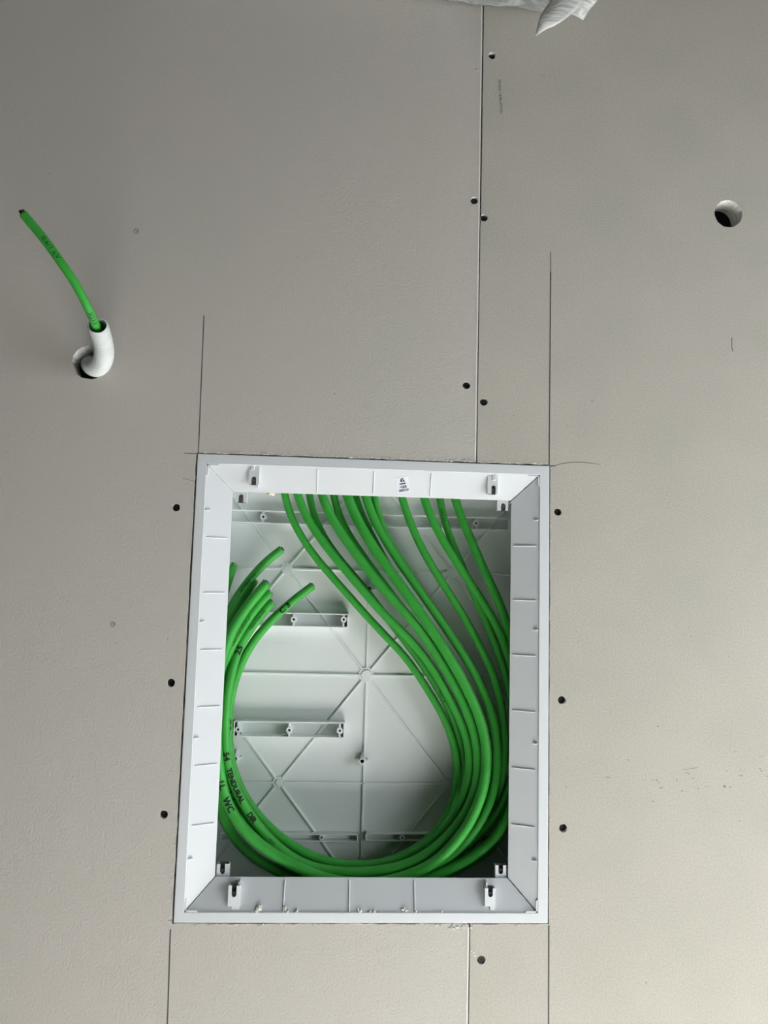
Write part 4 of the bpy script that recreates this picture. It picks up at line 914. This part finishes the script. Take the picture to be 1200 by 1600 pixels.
mark('C12', '0,6/1 kV', (692, 806), .0045, False, 'print', .0)
mark('C4', '3G2,5', (425, 1317), .0040, True, 'print', .0)

# ------------------------------------------------------------------ conduit and its cable, upper left
cp = catmull([(136, 560, 60), (138, 566, 40), (141, 571, 22), (146, 574.5, 4), (153, 573.5, -14), (160, 565, -32), (162.5, 551, -50), (160.5, 535, -66), (156.5, 520, -80), (152.5, 508.5, -92)], 1.2)
cp = smooth_arr(cp, 8)
ps = [Vector((x / 1000, d / 1000, H + z / 1000)) for x, d, z in unproj(cp)]
# resample evenly
S = np.concatenate([[0], np.cumsum([(ps[i + 1] - ps[i]).length for i in range(len(ps) - 1)])])
N_ = int(S[-1] / .00042)
ev = []
for s in np.linspace(0, S[-1], N_):
    i = min(max(int(np.searchsorted(S, s)) - 1, 0), len(ps) - 2); ev.append(ps[i].lerp(ps[i + 1], (s - S[i]) / max(S[i + 1] - S[i], 1e-9)))
pitch = .0041
rc = .0100
rads = [rc - .0010 + .0010 * math.cos(2 * math.pi * (i * S[-1] / (N_ - 1)) / pitch) for i in range(N_)]
fr_ = frames(ev); n = 36; vs = []; fs = []
for p, (t, a, b), rr in zip(ev, fr_, rads):
    vs += [p + (a * math.cos(2 * math.pi * k / n) + b * math.sin(2 * math.pi * k / n)) * rr for k in range(n)]
for i in range(N_ - 1):
    for k in range(n):
        k2 = (k + 1) % n; fs.append((i * n + k, i * n + k2, (i + 1) * n + k2, (i + 1) * n + k))
o0 = len(vs); ri = rc - .0017; inner_n = min(70, N_)
for j in range(inner_n):
    i = N_ - 1 - j; t, a, b = fr_[i]
    vs += [ev[i] + (a * math.cos(2 * math.pi * k / n) + b * math.sin(2 * math.pi * k / n)) * ri for k in range(n)]
for k in range(n):
    k2 = (k + 1) % n; fs.append(((N_ - 1) * n + k, (N_ - 1) * n + k2, o0 + k2, o0 + k))
for j in range(inner_n - 1):
    for k in range(n):
        k2 = (k + 1) % n; fs.append((o0 + j * n + k, o0 + j * n + k2, o0 + (j + 1) * n + k2, o0 + (j + 1) * n + k))
con = mesh_obj('corrugated_conduit', vs, fs, M['conduit'], None, True)
tag(con, 'pale grey corrugated conduit bending up out of a round hole in the wall', 'conduit')
# cable inside it
inner_pts = [ev[N_ - 75], ev[N_ - 45], ev[N_ - 18]]
c2 = catmull([(147, 502, -98), (136, 478, -108), (118, 444, -118), (91, 404, -126), (66, 370, -130), (37, 335, -132)], 2.0)
ps2 = [Vector((x / 1000, d / 1000, H + z / 1000)) for x, d, z in unproj(c2)]
a2 = np.array([tuple(v) for v in inner_pts + ps2]); a2 = smooth_arr(a2, 8)
ps2 = [Vector(v) for v in a2]
rcab = .0041
o = tube('green_cable', ps2, rcab, M['green'], capmat=M['fill'])
tag(o, 'green cable sticking out of the corrugated conduit at the upper left', 'cable')
cores(ps2, rcab, o, ('blue', 'black', 'brown'), .38, .0028)
text_on_tube('0,6/1 kV', ps2, rcab, o, (79, 391), .0056, True, 'print', .0, aspect=1.25, twist=.15)
text_on_tube('3G1,5', ps2, rcab, o, (148, 494), .0052, True, 'print', .005, aspect=.9)

# ------------------------------------------------------------------ crumbs lying on the lower collar side
def crumbs():
    bm = bmesh.new()
    spots = [(404, 1420, 3.0), (407, 1415, 2.2), (401, 1424, 2.0), (446, 1420, 2.6), (450, 1423, 2.4), (464, 1423, 2.2), (443, 1417, 1.6), (560, 1421, 2.0), (563, 1424, 2.2), (578, 1424, 2.0), (585, 1424, 2.0),
             (630, 1421, 2.4), (634, 1423, 2.0), (650, 1424, 1.6), (690, 1424, 1.4)]
    spots += [(rng.uniform(380, 700), 1424.5, rng.uniform(.5, 1.2)) for _ in range(90)]
    for (x, y, s) in spots:
        c = P(x, y, 2.0); z = mid(c)[1]; dd = max(slope_d('B', max(z, LZ0 + .3)), .8)
        c = P(x, y, dd - .4)
        r = bmesh.ops.create_icosphere(bm, subdivisions=1, radius=s / 1000 * (.95 if s > 1.3 else .6))
        for v in r['verts']:
            v.co = c + Vector((v.co.x * rng.uniform(.3, 1.6), v.co.y * rng.uniform(.4, 1.0), v.co.z * rng.uniform(.3, 1.6)))
    return bm
o = bm_obj('gypsum_crumbs', fix(crumbs()), M['torn']); tag(o, 'white gypsum crumbs lying on the lower inner frame edge', 'crumbs', kind='stuff')

# ------------------------------------------------------------------ film-wrapped bulky item above the joint
def wrapped():
    root = empty('wrapped_bundle', P(760, 12, -40))
    tag(root, 'bulky item wrapped in crumpled clear plastic film above the board joint', 'bundle')
    from mathutils import noise as ns
    def sheet(name, nx, nz, fn, mat):
        vs = []; fs = []
        for j in range(nz):
            for i in range(nx):
                vs.append(fn(i / (nx - 1), j / (nz - 1)))
        for j in range(nz - 1):
            for i in range(nx - 1):
                fs.append((j * nx + i, j * nx + i + 1, (j + 1) * nx + i + 1, (j + 1) * nx + i))
        o_ = mesh_obj(name, vs, fs, mat, root, True)
        m = o_.modifiers.new('thick', 'SOLIDIFY'); m.thickness = .0005
        return o_
    A, B = P(250, -46, -4), P(914, 30, -4)
    def rim(u_, v_):
        # cross section: wraps from the wall, under the item, up the front
        base_ = A.lerp(B, u_)
        ang = v_
        if v_ < .35: y = -.004 - (v_ / .35) * .062; z = .0 + .004 * (1 - v_ / .35)
        else: y = -.066 - .004 * math.sin((v_ - .35) * 3); z = (v_ - .35) / .65 * .26
        p = Vector((base_.x, y, base_.z + z))
        nz_ = ns.noise_vector(p * 28) * .006 + ns.noise_vector(p * 75) * .0028
        k_ = .35 + .65 * min(v_ / .3, 1)
        return p + Vector((nz_.x * .3, nz_.y * .5, nz_.z * k_))
    sheet('plastic_film', 170, 60, rim, M['film'])
    # solid core seen through the film
    bm = bmesh.new()
    a0, b0 = A + Vector((.004, 0, .006)), B + Vector((-.006, 0, .006))
    q = [a0, b0, b0 + Vector((0, 0, .24)), a0 + Vector((0, 0, .24))]
    hexa(bm, [Vector((p.x, -.058, p.z)) for p in q], [Vector((p.x, -.003, p.z)) for p in q])
    bevel(bm_obj('wrapped_core', fix(bm), M['duct'], root), .006, 3)
    # right end: gathered milky film and a hanging strip
    def ribbon(name, path, widths, d, mat, curl=.006):
        ps_ = catmull([(x, y, d_) for (x, y), d_ in zip(path, d)], 3.0); wd_ = np.interp(np.linspace(0, 1, len(ps_)), np.linspace(0, 1, len(widths)), widths)
        pts = [Vector((x / 1000, dd / 1000, H + z / 1000)) for x, dd, z in unproj(ps_)]; vs = []; fs = []; nn_ = 9
        for i, p in enumerate(pts):
            t = (pts[min(i + 1, len(pts) - 1)] - pts[max(i - 1, 0)]).normalized(); s = Vector((-t.z, 0, t.x)).normalized()
            for k in range(nn_):
                f = k / (nn_ - 1) - .5
                c_ = p + s * f * wd_[i] / 1000 + Vector((0, -curl * math.cos(f * math.pi) , 0)) * (wd_[i] / 40)
                vs.append(c_ + ns.noise_vector(c_ * 60) * .0015)
        for i in range(len(pts) - 1):
            for k in range(nn_ - 1): fs.append((i * nn_ + k, i * nn_ + k + 1, (i + 1) * nn_ + k + 1, (i + 1) * nn_ + k))
        o_ = mesh_obj(name, vs, fs, mat, root, True); m = o_.modifiers.new('thick', 'SOLIDIFY'); m.thickness = .0005
        return o_
    ribbon('film_strip', [(905, -35), (884, 2), (866, 22), (850, 37), (837, 56)], [34, 32, 26, 17, 1.0], [-70, -72, -72, -70, -66], M['film_w'])['label'] = 'milky hanging strip of film'
    ribbon('film_strip', [(926, -45), (915, -18), (904, 8), (898, 27)], [52, 40, 28, 18], [-60, -62, -62, -58], M['film_w'])
wrapped()
